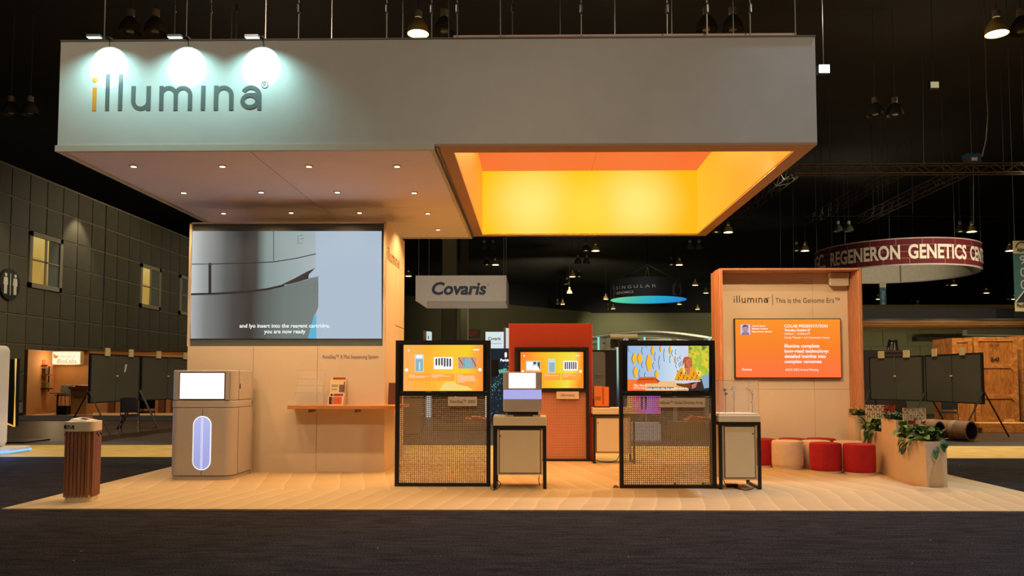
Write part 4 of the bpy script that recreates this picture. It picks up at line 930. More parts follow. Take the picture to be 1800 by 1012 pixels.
# small sequencer on the first counter
qY = CY1 + .05; zt = k1[2]
q0, q1, _, qz = R(884, 653.5, 952.5, 730, qY)
sq1 = thing('bench_sequencer', 'small bench-top sequencer with white screen and violet light band on the counter', 'laboratory machine', ((q0 + q1) / 2, qY + .28, zt))
def zz_(py): return P(918, py, qY).z
def qf(i=0): return rrect(q0 + i, q1 - i, qY + i, qY + .55 - i, .035)
obj('lower_housing', B().loft([[(x, y_, zz_(723.5)) for x, y_ in qf(.01)], [(x, y_, zz_(719)) for x, y_ in qf(0)], [(x, y_, zz_(701.5)) for x, y_ in qf(0)]]), machine, sq1, smooth=True)
obj('light_band', B().box(q0 + .004, q1 - .004, qY + .02, qY + .5, zz_(701), zz_(685.5)).box(q0 + .012, q1 - .012, qY + .006, qY + .03, zz_(700.5), zz_(686)), emit('violet_band', (176, 176, 236), .95), sq1)
obj('upper_housing', B().prism(qf(0), zz_(685), qz), machine, sq1, smooth=True, bevel=.008)
obj('neck', B().box(q0 + .06, q1 - .05, qY + .06, qY + .5, zt, zz_(723)), machdk, sq1)
obj('foot', B().box(q0 + .03, q0 + .14, qY + .04, qY + .5, zt, zt + .022), machine, sq1); obj('foot', B().box(q1 - .12, q1 - .02, qY + .04, qY + .5, zt, zt + .022), machine, sq1)
a, b_, c_, d_ = R(894.5, 655.5, 941.5, 682, qY)
obj('lit_screen', B().box(a, b_, qY - .003, qY + .006, c_, d_), MC['white_screen'], sq1)
a, b_, c_, d_ = R(868.5, 727, 886, 731, CY1 + .12)
tag(obj('paper_stack', B().box(a, b_, CY1 + .05, CY1 + .3, zt, zt + .018), paper), 'white paper stack on the counter left of the small sequencer', 'papers')

# showcase on the third counter
zt = k3[2]; v0, v1, _, vz = R(1263, 669, 1333.5, 730, CY3 + .05)
sc_ = thing('showcase', 'clear acrylic showcase box on the right counter cabinet', 'showcase', ((v0 + v1) / 2, CY3 + .3, zt))
obj('base', B().box(v0, v1, CY3 + .04, CY3 + .54, zt, zt + .025), paper, sc_)
gy0, gy1 = CY3 + .045, CY3 + .535; gz = zt + .025
for nm, q in (('front_pane', (v0, v1, gy0, gy0 + .004)), ('back_pane', (v0, v1, gy1 - .004, gy1)), ('side_pane', (v0, v0 + .004, gy0 + .004, gy1 - .004)), ('side_pane', (v1 - .004, v1, gy0 + .004, gy1 - .004))):
    obj(nm, B().box(q[0], q[1], q[2], q[3], gz, vz), acr, sc_)
obj('top_pane', B().box(v0, v1, gy0, gy1, vz, vz + .004), acr, sc_)
eb = B()
for xx in (v0, v1 - .005):
    for yy in (gy0 - .001, gy1 - .004): eb.box(xx, xx + .005, yy, yy + .005, gz, vz)
eb.box(v0, v1, gy0 - .001, gy0 + .004, vz, vz + .006).box(v0, v1, gy1 - .004, gy1, vz, vz + .006).box(v0, v0 + .005, gy0, gy1, vz, vz + .006).box(v1 - .005, v1, gy0, gy1, vz, vz + .006)
obj('bright_edge', eb, acre, sc_)
for i, (px, pts, col) in enumerate(((1275, [(1274, 685), (1276, 692)], (90, 70, 60)), (1290, [(1287, 684), (1288, 680), (1289, 696), (1291, 699)], (214, 214, 224)), (1322.5, [(1313, 683), (1317, 686), (1321, 690), (1321, 706)], (226, 200, 160)))):
    Ym = CY3 + .28; x = P(px, 700, Ym).x
    ms = thing('molecule_model', ('dark beaded', 'white and blue beaded', 'cream branching beaded')[i] + ' molecule model on a thin rod inside the showcase', 'model', (x, Ym, gz))
    zt_ = P(px, pts[0][1] + 3, Ym).z
    obj('rod', B().tube([(x, Ym, gz), (x, Ym, zt_)], .004, 6), greym, ms)
    for (bxp, byp) in pts:
        p = P(bxp, byp, Ym)
        for k in range(3):
            cx_, cz2 = p.x + .012 * math.cos(2.1 * k), p.z + .012 * math.sin(2.1 * k)
            obj('bead', B().lathe([(.0, -.012), (.009, -.009), (.013, 0), (.009, .009), (0, .012)], (cx_, Ym + .006 * k, cz2), 8, 0, False), mat('bead_%d' % i, col, .4, var=0), ms, smooth=True)

# brochure holder on the rear counter
zt = k2[2]; Yh = CY2 + .2
a, b_, c_, d_ = R(1043.5, 678.5, 1072, 717, Yh)
hh = thing('brochure_holder', 'black brochure holder with orange leaflets on the rear counter', 'brochure holder', ((a + b_) / 2, Yh, zt))
obj('frame', B().box(a, b_, Yh, Yh + .07, zt, zt + .02).box(a, b_, Yh + .06, Yh + .07, zt, d_ - .02).box(a, a + .01, Yh, Yh + .06, zt, zt + .2).box(b_ - .01, b_, Yh, Yh + .06, zt, zt + .2), black, hh)
om = [mat('leaflet_orange', (222, 120, 44), .6, var=.03), mat('leaflet_orange_dark', (176, 84, 30), .6, var=0)]
w_ = (b_ - a) * .48
bro(a + .012, a + .012 + w_, Yh + .02, zt + .02, d_, 'left orange leaflet in the black holder on the rear counter', om[0], [om[1]], [(.15, .3, .85, .5, 0)], .02)
bro(b_ - .012 - w_ * .9, b_ - .012, Yh + .02, zt + .02, d_ - .01, 'right darker orange leaflet in the black holder on the rear counter', om[0], [om[1]], [(.0, .1, .3, .95, 0)], .02)

# ================================================================ RIGHT PRESENTATION WALL
PY0, PYR, PY1 = 13.6, 14.13, 14.35
wx0, wx1 = P(1268.5, 600, PY0).x, P(1516.5, 600, PY0).x; wz1 = P(1392, 471, PY0).z
pw2 = thing('presentation_wall', 'cream booth wall in a fluted orange wood surround with tagline lettering', 'booth wall', ((wx0 + wx1) / 2, PY1, FL))
xj = P(1430, 600, PYR).x; zj = P(1392, 684, PYR).z
ti = .03; rx = P(1494.5, 600, PYR).x
for (xa, xb) in ((wx0 + ti, xj - .002), (xj + .002, wx1 - ti)):
    for (za, zb) in ((FL, zj - .002), (zj + .002, wz1 - ti)):
        obj('cream_panel', B().box(xa, xb, PYR, PYR + .03, za, zb), cream, pw2)
obj('back_board', B().box(wx0 + ti, wx1 - ti, PYR + .03, PY1, FL, wz1 - ti), creamdk, pw2)
obj('side_board', B().box(wx0, wx0 + ti, PY0, PY1, FL, wz1), orangewood, pw2); obj('side_board', B().box(wx1 - ti, wx1, PY0, PY1, FL, wz1), orangewood, pw2)
obj('top_board', B().box(wx0 + ti, wx1 - ti, PY0, PY1, wz1 - ti, wz1), orangewood, pw2)
for xa, s_ in ((wx0, -1), (wx1 - ti, -1), (wx1, 1)):
    for k in range(7):
        yk = PY0 + .02 + k * .058
        obj('flute', B().prism([(xa, yk), (xa + s_ * .022, yk + .006), (xa + s_ * .022, yk + .036), (xa, yk + .042)], FL, wz1 - (.04 if s_ < 0 and xa != wx0 else 0)), orangewood, pw2)
ly = PYR - .002; lb = B()
logo(lb, P(1290, 530, ly).x, P(1350, 530, ly).x, P(1320, 532, ly).z, P(1320, 523.5, ly).z, ly - .003, ly, 0, 0, thick=.0135)
obj('word_mark', lb, ink, pw2)
sep = P(1358, 530, ly); obj('divider', B().box(sep.x - .004, sep.x + .004, ly - .003, ly + .002, P(1358, 536, ly).z, P(1358, 518, ly).z), ink, pw2)
obj('tagline', ptext(B(), 'This is the Genome Era\u2122', 1363, 1476, 532, 523.5, ly), ink, pw2)
# television on it
a, b_, c_, d_ = R(1291.5, 559.5, 1479, 664.5, PYR - .08)
tv = thing('wall_television', 'wall television showing orange presentation slide under the tagline', 'television', ((a + b_) / 2, PYR - .05, c_))
obj('casing', B().box(a, b_, PYR - .08, PYR - .001, c_, d_), blackp, tv, bevel=.003)
e_ = .014
so = emit_ramp('slide_orange', [(0, (255, 112, 62)), (.5, (250, 128, 40)), (1, (252, 146, 36))], 'Z', 0, d_ - c_, .98)
obj('lit_screen', B().box(a + e_, b_ - e_, PYR - .083, PYR - .079, c_ + e_, d_ - e_), so, tv)
b = B(); y = PYR - .0845
def T4(x, yy): return 1240 + x / 3.894, 440 + yy / 3.894
def tt(s_, x0, x1, yb, yc, **k):
    (u0, v0), (u1, v1) = T4(x0, yb), T4(x1, yc); ptext(b, s_, u0, u1, v0, v1, y, 0, **k)
tt('COLAB PRESENTATION', 540, 836, 527, 507, bold=.01); tt('Thursday, October 27', 541, 718, 552, 538, bold=.03); tt('10:00am \u2013 10:30am PT', 541, 718, 576, 563); tt('CoLab Theater 1, LA Convention Center', 541, 852, 602, 589)
tt('Illumina complete', 542, 780, 664, 641, bold=.02); tt('long-read technology:', 542, 845, 699, 677, bold=.02); tt('detailed insights into', 542, 825, 735, 712, bold=.02); tt('complex genomes', 542, 795, 770, 748, bold=.02)
tt('ASHG 2022 Annual Meeting', 546, 774, 823, 808)
tt('Andrew Shaver', 320, 412, 521, 511, bold=.02); tt('Manager, Product', 320, 428, 540, 530, bold=.02); tt('Management, Illumina', 320, 455, 560, 550, bold=.02)
u0, v0 = T4(251, 822); u1, v1 = T4(316, 811)
logo(b, P(u0, v0, y).x, P(u1, v0, y).x, P(u0, v0, y).z, P(u0, v1, y).z, y - .001, y, 0, 0, reg=False, thick=.005)
fm = [pics[0], emit('portrait_ground', (206, 200, 226), 1), emit('portrait_skin', (196, 150, 150), 1), emit('portrait_hair', (70, 60, 96), 1), emit('portrait_shirt', (110, 110, 170), 1)]
def T5(pts, mi, dy): pq(b, [T4(px_, py_) for px_, py_ in pts], y - dy, mi)
T5([(240, 507), (307, 507), (307, 576), (240, 576)], 1, 0); T5([(245, 576), (255, 560), (292, 560), (302, 576)], 4, .0005)
T5(circle(273, 540, 21, 16, 26), 2, .001); T5([(252, 535), (255, 515), (273, 508), (291, 515), (294, 535), (286, 522), (262, 522)], 3, .0015)
T5([(262, 536), (268, 536), (268, 540), (262, 540)], 3, .0015); T5([(278, 536), (284, 536), (284, 540), (278, 540)], 3, .0015); T5([(264, 555), (282, 555), (280, 559), (266, 559)], 3, .0015); T5([(271, 540), (276, 549), (270, 549)], 4, .0013)
obj('slide_picture', b, fm, tv)
# loudspeaker
a, b_, c_, d_ = R(1458, 479, 1493, 502, PYR - .2)
sp = thing('wall_speaker', 'small cream loudspeaker fixed in the upper right of the booth wall', 'speaker', ((a + b_) / 2, PYR - .1, c_))
obj('cabinet', B().loft([[(a, PYR - .2, c_), (b_ - .01, PYR - .2, c_), (b_ - .01, PYR - .04, c_ + .03), (a + .03, PYR - .04, c_ + .03)], [(a - .005, PYR - .22, d_), (b_, PYR - .22, d_), (b_, PYR - .04, d_), (a + .03, PYR - .04, d_)]]), white, sp, bevel=.012)
obj('bracket', B().box((a + b_) / 2 - .03, (a + b_) / 2 + .03, PYR - .05, PYR - .001, c_ + .06, d_ - .05), greym, sp)
obj('front_grille', B().box(a + .02, b_ - .025, PYR - .2215, PYR - .2, c_ + .03, d_ - .025), mat('speaker_cloth', (196, 182, 160), .9, var=.03), sp)

# ================================================================ POUFS
def pouf(pl, pr, pt_, pb_, m, label, dy=0):
    yc = YG(pb_, (pl + pr) / 2); r = (pr - pl) / 2 / F * (yc + .2); yc += r * .95
    x = P((pl + pr) / 2, pb_, yc).x; zt_ = P((pl + pr) / 2, pt_ + 3, yc - r).z
    t = thing('pouf', label, 'pouf', (x, yc, FL), group='poufs on the booth carpet')
    b = .05; h = zt_ - FL
    obj('base_ring', B().lathe([(r * .93, 0), (r * .95, .03)], (x, yc, FL), 32), white, t, smooth=True)
    obj('cushion', B().lathe([(r * .94, .03), (r * .985, .05), (r, .09), (r * 1.0, h - .05), (r * .985, h - .02), (r * .93, h - .003), (r * .8, h + .002), (.001, h + .006)], (x, yc, FL), 36, 0, False), m, t, smooth=True)
    obj('seam', B().lathe([(r * .985, h - .022), (r * .992, h - .018), (r * .985, h - .014)], (x, yc, FL), 36, 0, False), m, t, smooth=True)
    return t
pouf(1425, 1478.5, 777, 834, redfab, 'front red pouf, left one of the front pair, with pale base ring')
pouf(1484.5, 1538, 779, 837, redfab, 'front red pouf at far right, touching the planters')
pouf(1358, 1411, 773, 827, creamfab, 'cream pouf nearest the showcase counter')
pouf(1410, 1461, 773, 825.5, creamfab, 'cream pouf mostly hidden behind the left front red pouf')
pouf(1467, 1517, 774, 828.5, creamfab, 'cream pouf partly behind the right front red pouf')
pouf(1315, 1364, 769.5, 823, redfab, 'red pouf half hidden behind the showcase counter leg')
pouf(1370, 1418, 769, 820, redfab, 'back row red pouf against the booth wall, left one')
pouf(1419, 1469, 769, 820, redfab, 'back row red pouf against the booth wall, right one')

# ================================================================ PLANTERS
leafg = [mat('leaf_green', (62, 106, 34), .5, var=.25, scale=8), mat('leaf_dark', (36, 74, 24), .5, var=.25, scale=8), mat('leaf_light', (128, 150, 48), .5, var=.2, scale=8)]
soil = mat('soil', (40, 28, 20), .9)
plm = mat('planter_laminate', (222, 200, 170), .55, var=.05, scale=1.6)
def leafmesh(L, w):
    b = B(); n = 5; up = []
    for i in range(n + 1):
        t_ = i / n; ww = w * math.sin(PI * min(1, t_ * .92 + .08)) ** .8; z = .35 * L * t_ - .55 * L * t_ * t_
        up.append(((L * t_, -ww, z + ww * .35), (L * t_, 0, z), (L * t_, ww, z + ww * .35)))
    for i in range(n):
        b.face([up[i][0], up[i + 1][0], up[i + 1][1], up[i][1]]); b.face([up[i][1], up[i + 1][1], up[i + 1][2], up[i][2]])
    me = bpy.data.meshes.new('leaf'); me.from_pydata(b.v, [], b.f); me.polygons.foreach_set('use_smooth', [True] * len(me.polygons)); return me
lms = []
for i, m in enumerate(leafg):
    q = leafmesh(.13, .042); q.materials.append(m); lms.append(q)
X_ = lambda px, Y: P(px, 800, Y).x
def planter(xa, xb, ya, yb, h, label, kind, n):
    t = thing('planter', label, 'planter', ((xa + xb) / 2, (ya + yb) / 2, FL), group='planters at the right booth edge'); w = .018
    bx = B().loft([[(x, y, FL) for x, y in ((xa, ya), (xb, ya), (xb, yb), (xa, yb))], [(x, y, h) for x, y in ((xa, ya), (xb, ya), (xb, yb), (xa, yb))],
                   [(x, y, h) for x, y in ((xa + w, ya + w), (xb - w, ya + w), (xb - w, yb - w), (xa + w, yb - w))], [(x, y, h - .08) for x, y in ((xa + w, ya + w), (xb - w, ya + w), (xb - w, yb - w), (xa + w, yb - w))]])
    obj('box', bx, plm, t); obj('soil', B().box(xa + w, xb - w, ya + w, yb - w, h - .079, h - .04), soil, t)
    rnd = random.Random(n)
    if kind == 'large':
        for i in range(n):
            o = bpy.data.objects.new('leaf', lms[rnd.choice((0, 0, 0, 1, 1, 2)) if i % 7 else 2]); COL.objects.link(o); o.parent = t
            u, v = rnd.random(), rnd.random(); x = xa + (xb - xa) * (.08 + .84 * u); y = ya + (yb - ya) * (.04 + .92 * v)
            o.location = (x - t.location.x, y - t.location.y, h - FL - .01 + rnd.random() * .13)
            az = rnd.random() * 2 * PI; o.rotation_euler = (rnd.uniform(-.5, .5), rnd.uniform(-1.1, .25), az); k = rnd.uniform(.8, 1.35); o.scale = (k, k, k)
        for i in range(12):        # trailing leaves over the near corner
            o = bpy.data.objects.new('leaf', lms[i % 2]); COL.objects.link(o); o.parent = t
            s_ = i % 3; cx_, cy2 = ((xa - .02, ya + .3 + .08 * (i // 3)), (xb - .08 - .03 * (i // 3), ya - .03), (xa + .0, yb - .3))[s_]
            o.location = (cx_ - t.location.x, cy2 - t.location.y, h - FL + .02 - .045 * (i // 3)); o.rotation_euler = (rnd.uniform(-.4, .4), .7 + .2 * rnd.random(), (PI, -PI / 2, PI)[s_] + rnd.uniform(-.6, .6))
        st = B()
        for i in range(14):
            x = xa + (xb - xa) * rnd.uniform(.15, .85); y = ya + (yb - ya) * rnd.uniform(.08, .92); st.tube([(x, y, h - .05), (x + rnd.uniform(-.04, .04), y + rnd.uniform(-.04, .04), h + .08)], .004, 4)
        obj('stems', st, leafg[1], t, kind='stuff')
    else:
        b = B()
        for i in range(n):
            x = xa + (xb - xa) * rnd.uniform(.0, 1); y = ya + (yb - ya) * rnd.uniform(0, 1); z = h - .03 + rnd.random() * .11; a = rnd.random() * 2 * PI; l = rnd.uniform(.02, .04); tl = rnd.uniform(-.4, .8)
            d = Vector((math.cos(a), math.sin(a), tl)) * l; w_ = Vector((-math.sin(a), math.cos(a), 0)) * l * .5
            p = Vector((x, y, z)); b.face([p, p + d * .6 + w_, p + d * 1.4, p + d * .6 - w_], rnd.choice((0, 1, 1, 2) if kind == 'pale' else (0, 1, 1)))
        obj('foliage', b, leafg, t, kind='stuff')
        if kind == 'pale':
            b = B()
            for i in range(26):
                x = xa - .03 + (xb - xa) * rnd.uniform(-.1, .55); y = ya + (yb - ya) * rnd.uniform(0, .5); z = h + rnd.uniform(.04, .17)
                for k in range(5):
                    a = rnd.random() * 2 * PI; d = Vector((math.cos(a), math.sin(a), rnd.uniform(-.3, .6))) * .03; w_ = Vector((-math.sin(a), math.cos(a), 0)) * .012; p = Vector((x, y, z)); b.face([p, p + d * .6 + w_, p + d * 1.3, p + d * .6 - w_])
            obj('pale_sprigs', b, mat('sprig_pale', (214, 204, 110), .5, var=.1), t, kind='stuff')
    return t
pd0 = G(1629, 858); pd1 = G(1662, 857)
Xa = pd0.x; Wp = pd1.x - Xa; Yd = pd0.y
hD = P(1629, 776, Yd).z
planter(Xa, Xa + Wp, Yd, Yd + .93, hD, 'low cream planter box nearest the camera, full of trailing green leaves', 'large', 170)
Yc = Yd + .94; hC = P(1560, 736, Yc + .3).z
planter(Xa + .04, Xa + .04 + Wp, Yc, Yc + .5, hC, 'tall narrow cream planter between the two low planters', 'small', 900)
Yb = Yc + .52
planter(Xa + .1, Xa + .1 + Wp, Yb, Yb + .9, P(1551, 760, Yb).z, 'low cream planter further back with leaves drooping towards the poufs', 'large', 150)
Ya = Yb + .91
planter(Xa + .02, Xa + .02 + Wp, Ya, Ya + .3, hC, 'tall cream planter at the far end beside the fluted wood, with pale sprigs', 'pale', 800)
lw = mat('lattice_cream', (232, 206, 176), .6, var=.02); lr = mat('lattice_red', (176, 62, 36), .6, var=.03)
def lattice(x0, x1, y0, y1, Y, label, split, seed):
    a, b_, c_, d_ = R(x0, y0, x1, y1, Y); rnd = random.Random(seed)
    t = thing('lattice_screen', label, 'screen', ((a + b_) / 2, Y, c_))
    nx, nz = 13, 12; cw = (b_ - a) / nx; ch = (d_ - c_) / nz; A, R_ = B(), B()
    for i in range(nx):
        j = 0
        while j < nz:
            l = rnd.choice((2, 3, 3, 4)); x = a + cw * i; top = min(nz, j + l)
            zc = (j + top) / 2 / nz; T_ = A if split(i / nx, zc) else R_
            T_.box(x + cw * .2, x + cw * .82, Y, Y + .012, c_ + ch * j, c_ + ch * (top - .35))
            if rnd.random() < .75 and i < nx - 1: T_.box(x + cw * .5, x + cw * 1.5, Y, Y + .012, c_ + ch * (top - .8), c_ + ch * (top - .35))
            j = top
    for i in (2, 6, 10): R_.box(a + cw * i + cw * .4, a + cw * i + cw * .6, Y + .012, Y + .02, c_, d_)
    obj('cream_pieces', A, lw, t, kind='stuff'); obj('red_pieces', R_, lr, t, kind='stuff')
for zb_, (x0, x1, y0, y1, Y, lb, sp_, sd) in enumerate(((1587, 1629, 715, 772, Yc - .05, 'openwork maze-pattern screen standing in the nearest low planter, cream above and red below', lambda u, v: v > .55, 3),
                                     (1521, 1575, 710, 760, Ya - .07, 'openwork maze-pattern screen in the further low planter, cream left and red right', lambda u, v: u < .6 and v > .35, 5))):
    lattice(x0, x1, y0, y1, Y, lb, sp_, sd)

# ================================================================ CHAIRS, POSTER BOARDS
tagm = mat('number_tag', (232, 206, 150), .6, var=.03)
boardm = mat('board_grey', (84, 78, 64), .9, var=.05, scale=1)
boardb = mat('board_rim', (24, 24, 26), .5, var=0)
def pboard(x0, Y0, x1, Y1, label, tags, zt=2.1, zb=.82, leg='both', mark=False):
    a = Vector((P(x0, 660, Y0).x, Y0, 0)); c = Vector((P(x1, 660, Y1).x, Y1, 0)); d = c - a; L = d.length; rz = math.atan2(d.y, d.x)
    t = thing('poster_board', label, 'poster board', tuple((a + c) / 2), rz, group='grey poster boards')
    h = L / 2
    for s_ in (-1, 1):
        e0, e1 = (-h + .04, -.012) if s_ < 0 else (.012, h - .04)
        obj('panel', B().slab(rrect(e0, e1, zb + .03, zt - .03, .05, 4), -.02, .02), boardm, t, W=False)
    fb = B().box(-h, -h + .04, -.03, .03, zb, zt).box(h - .04, h, -.03, .03, zb, zt).box(-h + .04, h - .04, -.03, .03, zt - .03, zt).box(-h + .04, h - .04, -.03, .03, zb, zb + .03)
    obj('frame', fb, boardb, t, W=False)
    obj('centre_bar', B().box(-.012, .012, -.035, .02, zb - .0, zt), steel, t, W=False)
    obj('knob', B().lathe([(.03, -.02), (.036, 0), (.03, .02)], (0, -.05, (zb + zt) / 2 + .06), 10), tagm, t, W=False)
    for s_ in ((-1, 1) if leg == 'both' else ((1,) if leg == 'right' else (-1,))):
        obj('leg', B().bar((s_ * h, -.02, zb + .3), (s_ * h, -.62, 0.02), .022).bar((s_ * h, .02, zb + .3), (s_ * h, .62, 0.02), .022), boardb, t, W=False)
    for u in tags:
        o = obj('number_tag', B().box(-h + 2 * h * u - .1, -h + 2 * h * u + .1, -.06, -.032, zt - .05, zt + .16), tagm, t, W=False)
    if mark: obj('paper_scrap', B().slab([(.35, 1.62), (.42, 1.66), (.47, 1.85), (.4, 1.84)], -.03, -.021), paper, t, W=False)
    return t
pboard(157, 20.4, 244.5, 22.6, 'grey poster board on black legs at left, nearest the lit sign', (.3, .78), mark=True)
pboard(247, 22.8, 336, 25.2, 'grey poster board on black legs directly left of the tall machine', (.3, .84))
pboard(1529, 24.2, 1624, 22.6, 'grey poster board just right of the fluted wood wall', (.25, .72), leg='left')
pboard(1628, 22.4, 1728, 20.0, 'grey poster board at right in front of the plywood crates', (.2, .7))
def chair(g, rz, label, seatc):
    t = thing('banquet_chair', label, 'chair', (g.x, g.y, 0), rz)
    sm = mat('chair_fabric', (38, 36, 42), .8); 
    obj('seat', B().loft([[(x, y, .43) for x, y in rrect(-.22, .22, -.22, .22, .06)], [(x, y, .49) for x, y in rrect(-.22, .22, -.22, .22, .06)]]), sm, t, W=False, smooth=True)
    obj('backrest', B().loft([[(x, .2 + y, .55) for x, y in rrect(-.2, .2, 0, .05, .02)], [(x, .27 + y, .88) for x, y in rrect(-.2, .2, 0, .05, .02)], [(x * .8, .28 + y, .95) for x, y in rrect(-.2, .2, 0, .05, .02)]]), sm, t, W=False, smooth=True)
    for sx in (-1, 1):
        obj('front_leg', B().tube([(sx * .21, -.18, .44), (sx * .23, -.26, 0.01)], .012, 6), steel, t, W=False)
        obj('rear_leg', B().tube([(sx * .205, .3, .93), (sx * .21, .22, .55), (sx * .21, .2, .43), (sx * .23, .3, 0.01)], .012, 6), steel, t, W=False)
    obj('handle', B().tube([(-.05, .265, .9), (-.05, .25, .92), (.05, .25, .92), (.05, .265, .9)], .008, 5), steel, t, W=False)
    return t
ch = chair(G(228, 760), math.radians(200), 'black banquet chair with chrome legs on the dark floor behind the fluted pedestal', 0)
g = G(252, 752); dup(ch, (g.x, g.y + .2, 0), math.radians(25), 'second black banquet chair, partly hidden behind the first one')
g = G(1668, 752); c_ = dup(ch, (g.x, g.y, 0), math.radians(160), 'black banquet chair behind the cardboard tubes at right')
c_['label'] = 'dark banquet chair below the right poster board, behind the tubes'

# ================================================================ LEFT BACKGROUND STAND
Yw = 33.0
x0, x1, _, z1 = R(96, 617, 420, 727, Yw)
bb = thing('wooden_booth', 'low brown exhibition booth with shelves along the left building wall', 'booth', ((x0 + x1) / 2, Yw, 0))
obj('back_wall', B().box(x0, x1, Yw, Yw + .1, 0.012, z1), tan, bb)
sx, _, _, _ = R(78, 617, 98, 727, 30.5)
obj('side_wall', B().prism([(P(42, 660, 31).x, 31), (P(48, 660, 30.9).x, 30.9), (P(97, 660, Yw).x, Yw - .0), (P(93, 660, Yw).x, Yw + .1)], .012, z1), tan, bb)
for i, px in enumerate((190, 240, 278, 300)):
    a, b_, _, _ = R(px, 700, px + 11, 727, Yw - .1); obj('pier', B().box(a, b_, Yw - .12, Yw, .012, .95), mat('pier_brown', (96, 58, 32), .7), bb)
obj('top_rail', B().box(x0, x1, Yw - .06, Yw + .1, z1, z1 + .06), mat('rail_dark', (50, 38, 28), .6), bb)
a, b_, c_, d_ = R(88, 617, 142, 641, Yw - .25)
ls = thing('lit_sign', 'glowing cream box sign with butterfly mark on the brown booth wall', 'sign', ((a + b_) / 2, Yw - .2, c_))
obj('housing', B().box(a, b_, Yw - .25, Yw - .01, c_, d_), mat('sign_housing', (200, 180, 140), .5), ls)
obj('lit_face', B().box(a + .03, b_ - .03, Yw - .265, Yw - .25, c_ + .03, d_ - .03), emit('sign_face', (255, 242, 206), 1.05), ls)
b = B(); y = Yw - .268
ptext(b, 'BioLabs.', 100, 136, 638, 630.5, y, 0, shear=.25); ptext(b, 'NEW YORK CITY', 106, 133, 627.5, 625.5, y, 0)
pq(b, [(94, 621), (99, 625), (97, 630), (94, 628)], y, 0); pq(b, [(99, 625), (103, 624), (101, 629), (97, 630)], y, 0)
obj('lettering', b, emit('sign_gold', (216, 150, 60), .95), ls)
light('lit_sign_light', 'POINT', ((a + b_) / 2, Yw - .9, c_ + .1), 40, (1, .7, .35), size=.3)
light('booth_lamp_light', 'SPOT', (P(210, 600, 29).x, 30.5, 4.5), 150, (1, .62, .28), (P(210, 700, Yw).x, Yw, .8), .2, 110, .8)
light('booth_lamp_light', 'SPOT', (P(60, 600, 29).x, 30.2, 4.2), 70, (1, .6, .25), (P(60, 700, Yw).x, 31.8, 1.2), .2, 90, .8)
tag(obj('booth_floor', B().box(P(30, 727, 30.5).x, x1, 30.8, Yw, .0125, .03), mat('booth_floor_tan', (190, 150, 104), .7)), 'tan raised floor strip of the brown booth at left', 'floor')
# shelf rack with goods
Ys = 31.9
rk = thing('shelf_rack', 'dark three-tier shelf rack with red top on the brown booth side wall', 'shelf', (P(70, 700, Ys).x, Ys, .7))
shr = mat('shelf_red', (150, 50, 30), .6)
for py, m in ((641, shr), (658, shr), (682, blackp)):
    a, b_, c_, d_ = R(55, py, 84, py + 2, Ys); obj('shelf', B().box(a, b_, Ys, Ys + .35, c_, d_), m, rk)
for px in (56.5, 69, 83):
    a, b_, c_, d_ = R(px, 632 if px < 60 else 641, px + 1.5, 688, Ys + .3); obj('upright', B().box(a, b_, Ys + .35, Ys + .4, c_, d_), blackp, rk)
for px0, py0, px1, py1, lb, col in ((65, 632, 75, 641, 'red box on the top shelf of the dark rack', (176, 60, 36)), (62, 648, 72, 658, 'purple-brown packet on the middle shelf of the rack', (120, 70, 66)), (73, 647, 80, 658, 'dark packet at the right of the middle rack shelf', (70, 50, 44)), (59, 668, 70, 682, 'pale purple box on the lowest rack shelf', (150, 112, 96)), (71, 671, 81, 682, 'olive box on the lowest rack shelf', (110, 92, 44))):
    a, b_, c_, d_ = R(px0, py0, px1, py1, Ys + .05); tag(obj('goods_box', B().box(a, b_, Ys + .05, Ys + .25, c_, d_), mat('goods_%d' % px0, col, .6), bevel=.01), lb, 'box')
# counter pedestal
Yp = 31.2; a, b_, c_, d_ = R(123.5, 684, 152, 729, Yp)
cp = thing('counter_pedestal', 'brown counter pedestal with dark red top at left under the grey board', 'counter', ((a + b_) / 2, Yp, .03))
obj('body', B().box(a, b_, Yp, Yp + .5, .03, d_), tan, cp); obj('top', B().box(a - .06, b_ + .06, Yp - .05, Yp + .55, d_, d_ + .1), mat('top_red', (120, 46, 32), .5), cp)
obj('lettering', ptext(B(), 'BioLabs', 130, 147, 699, 695, Yp - .004, shear=.2), ink, cp)
tag(obj('counter_dish', B().lathe([(.2, 0), (.26, .04), (.26, .07)], ((a + b_) / 2, Yp + .2, d_ + .1), 16), paper), 'pale shallow dish on the brown counter pedestal', 'dish')
a, b_, c_, d_ = R(101, 713, 118, 731, 30.95); tag(obj('waste_bin', B().box(a, b_, 30.9, 31.2, .03, d_), blackp), 'black waste bin beside the brown counter pedestal', 'bin')
# grey shell chair and table
g = P(106, 700, 32.0); gc = mat('chair_grey', (74, 70, 70), .5)
t = thing('shell_chair', 'grey shell chair in the brown booth under the lit sign', 'chair', (g.x, 32.0, .03))
obj('shell', B().loft([[(g.x - .1 + .0, 31.8, .75), (g.x + .32, 31.8, .75), (g.x + .32, 32.2, .75), (g.x - .1, 32.2, .75)], [(g.x - .12, 31.8, .8), (g.x + .36, 31.8, .8), (g.x + .36, 32.2, .8), (g.x - .12, 32.2, .8)]]), gc, t); obj('backrest', B().loft([[(g.x - .1, 32.1, .8), (g.x + .3, 32.1, .8), (g.x + .3, 32.15, .8), (g.x - .1, 32.15, .8)], [(g.x - .14, 32.25, 1.2), (g.x + .34, 32.25, 1.2), (g.x + .34, 32.3, 1.2), (g.x - .14, 32.3, 1.2)]]), gc, t, bevel=.03)
for dx in (-.05, .28):
    for yy in (31.85, 32.15): obj('leg', B().bar((g.x + dx, yy, .75), (g.x + dx * 1.1, yy, .03), .015), gc, t)
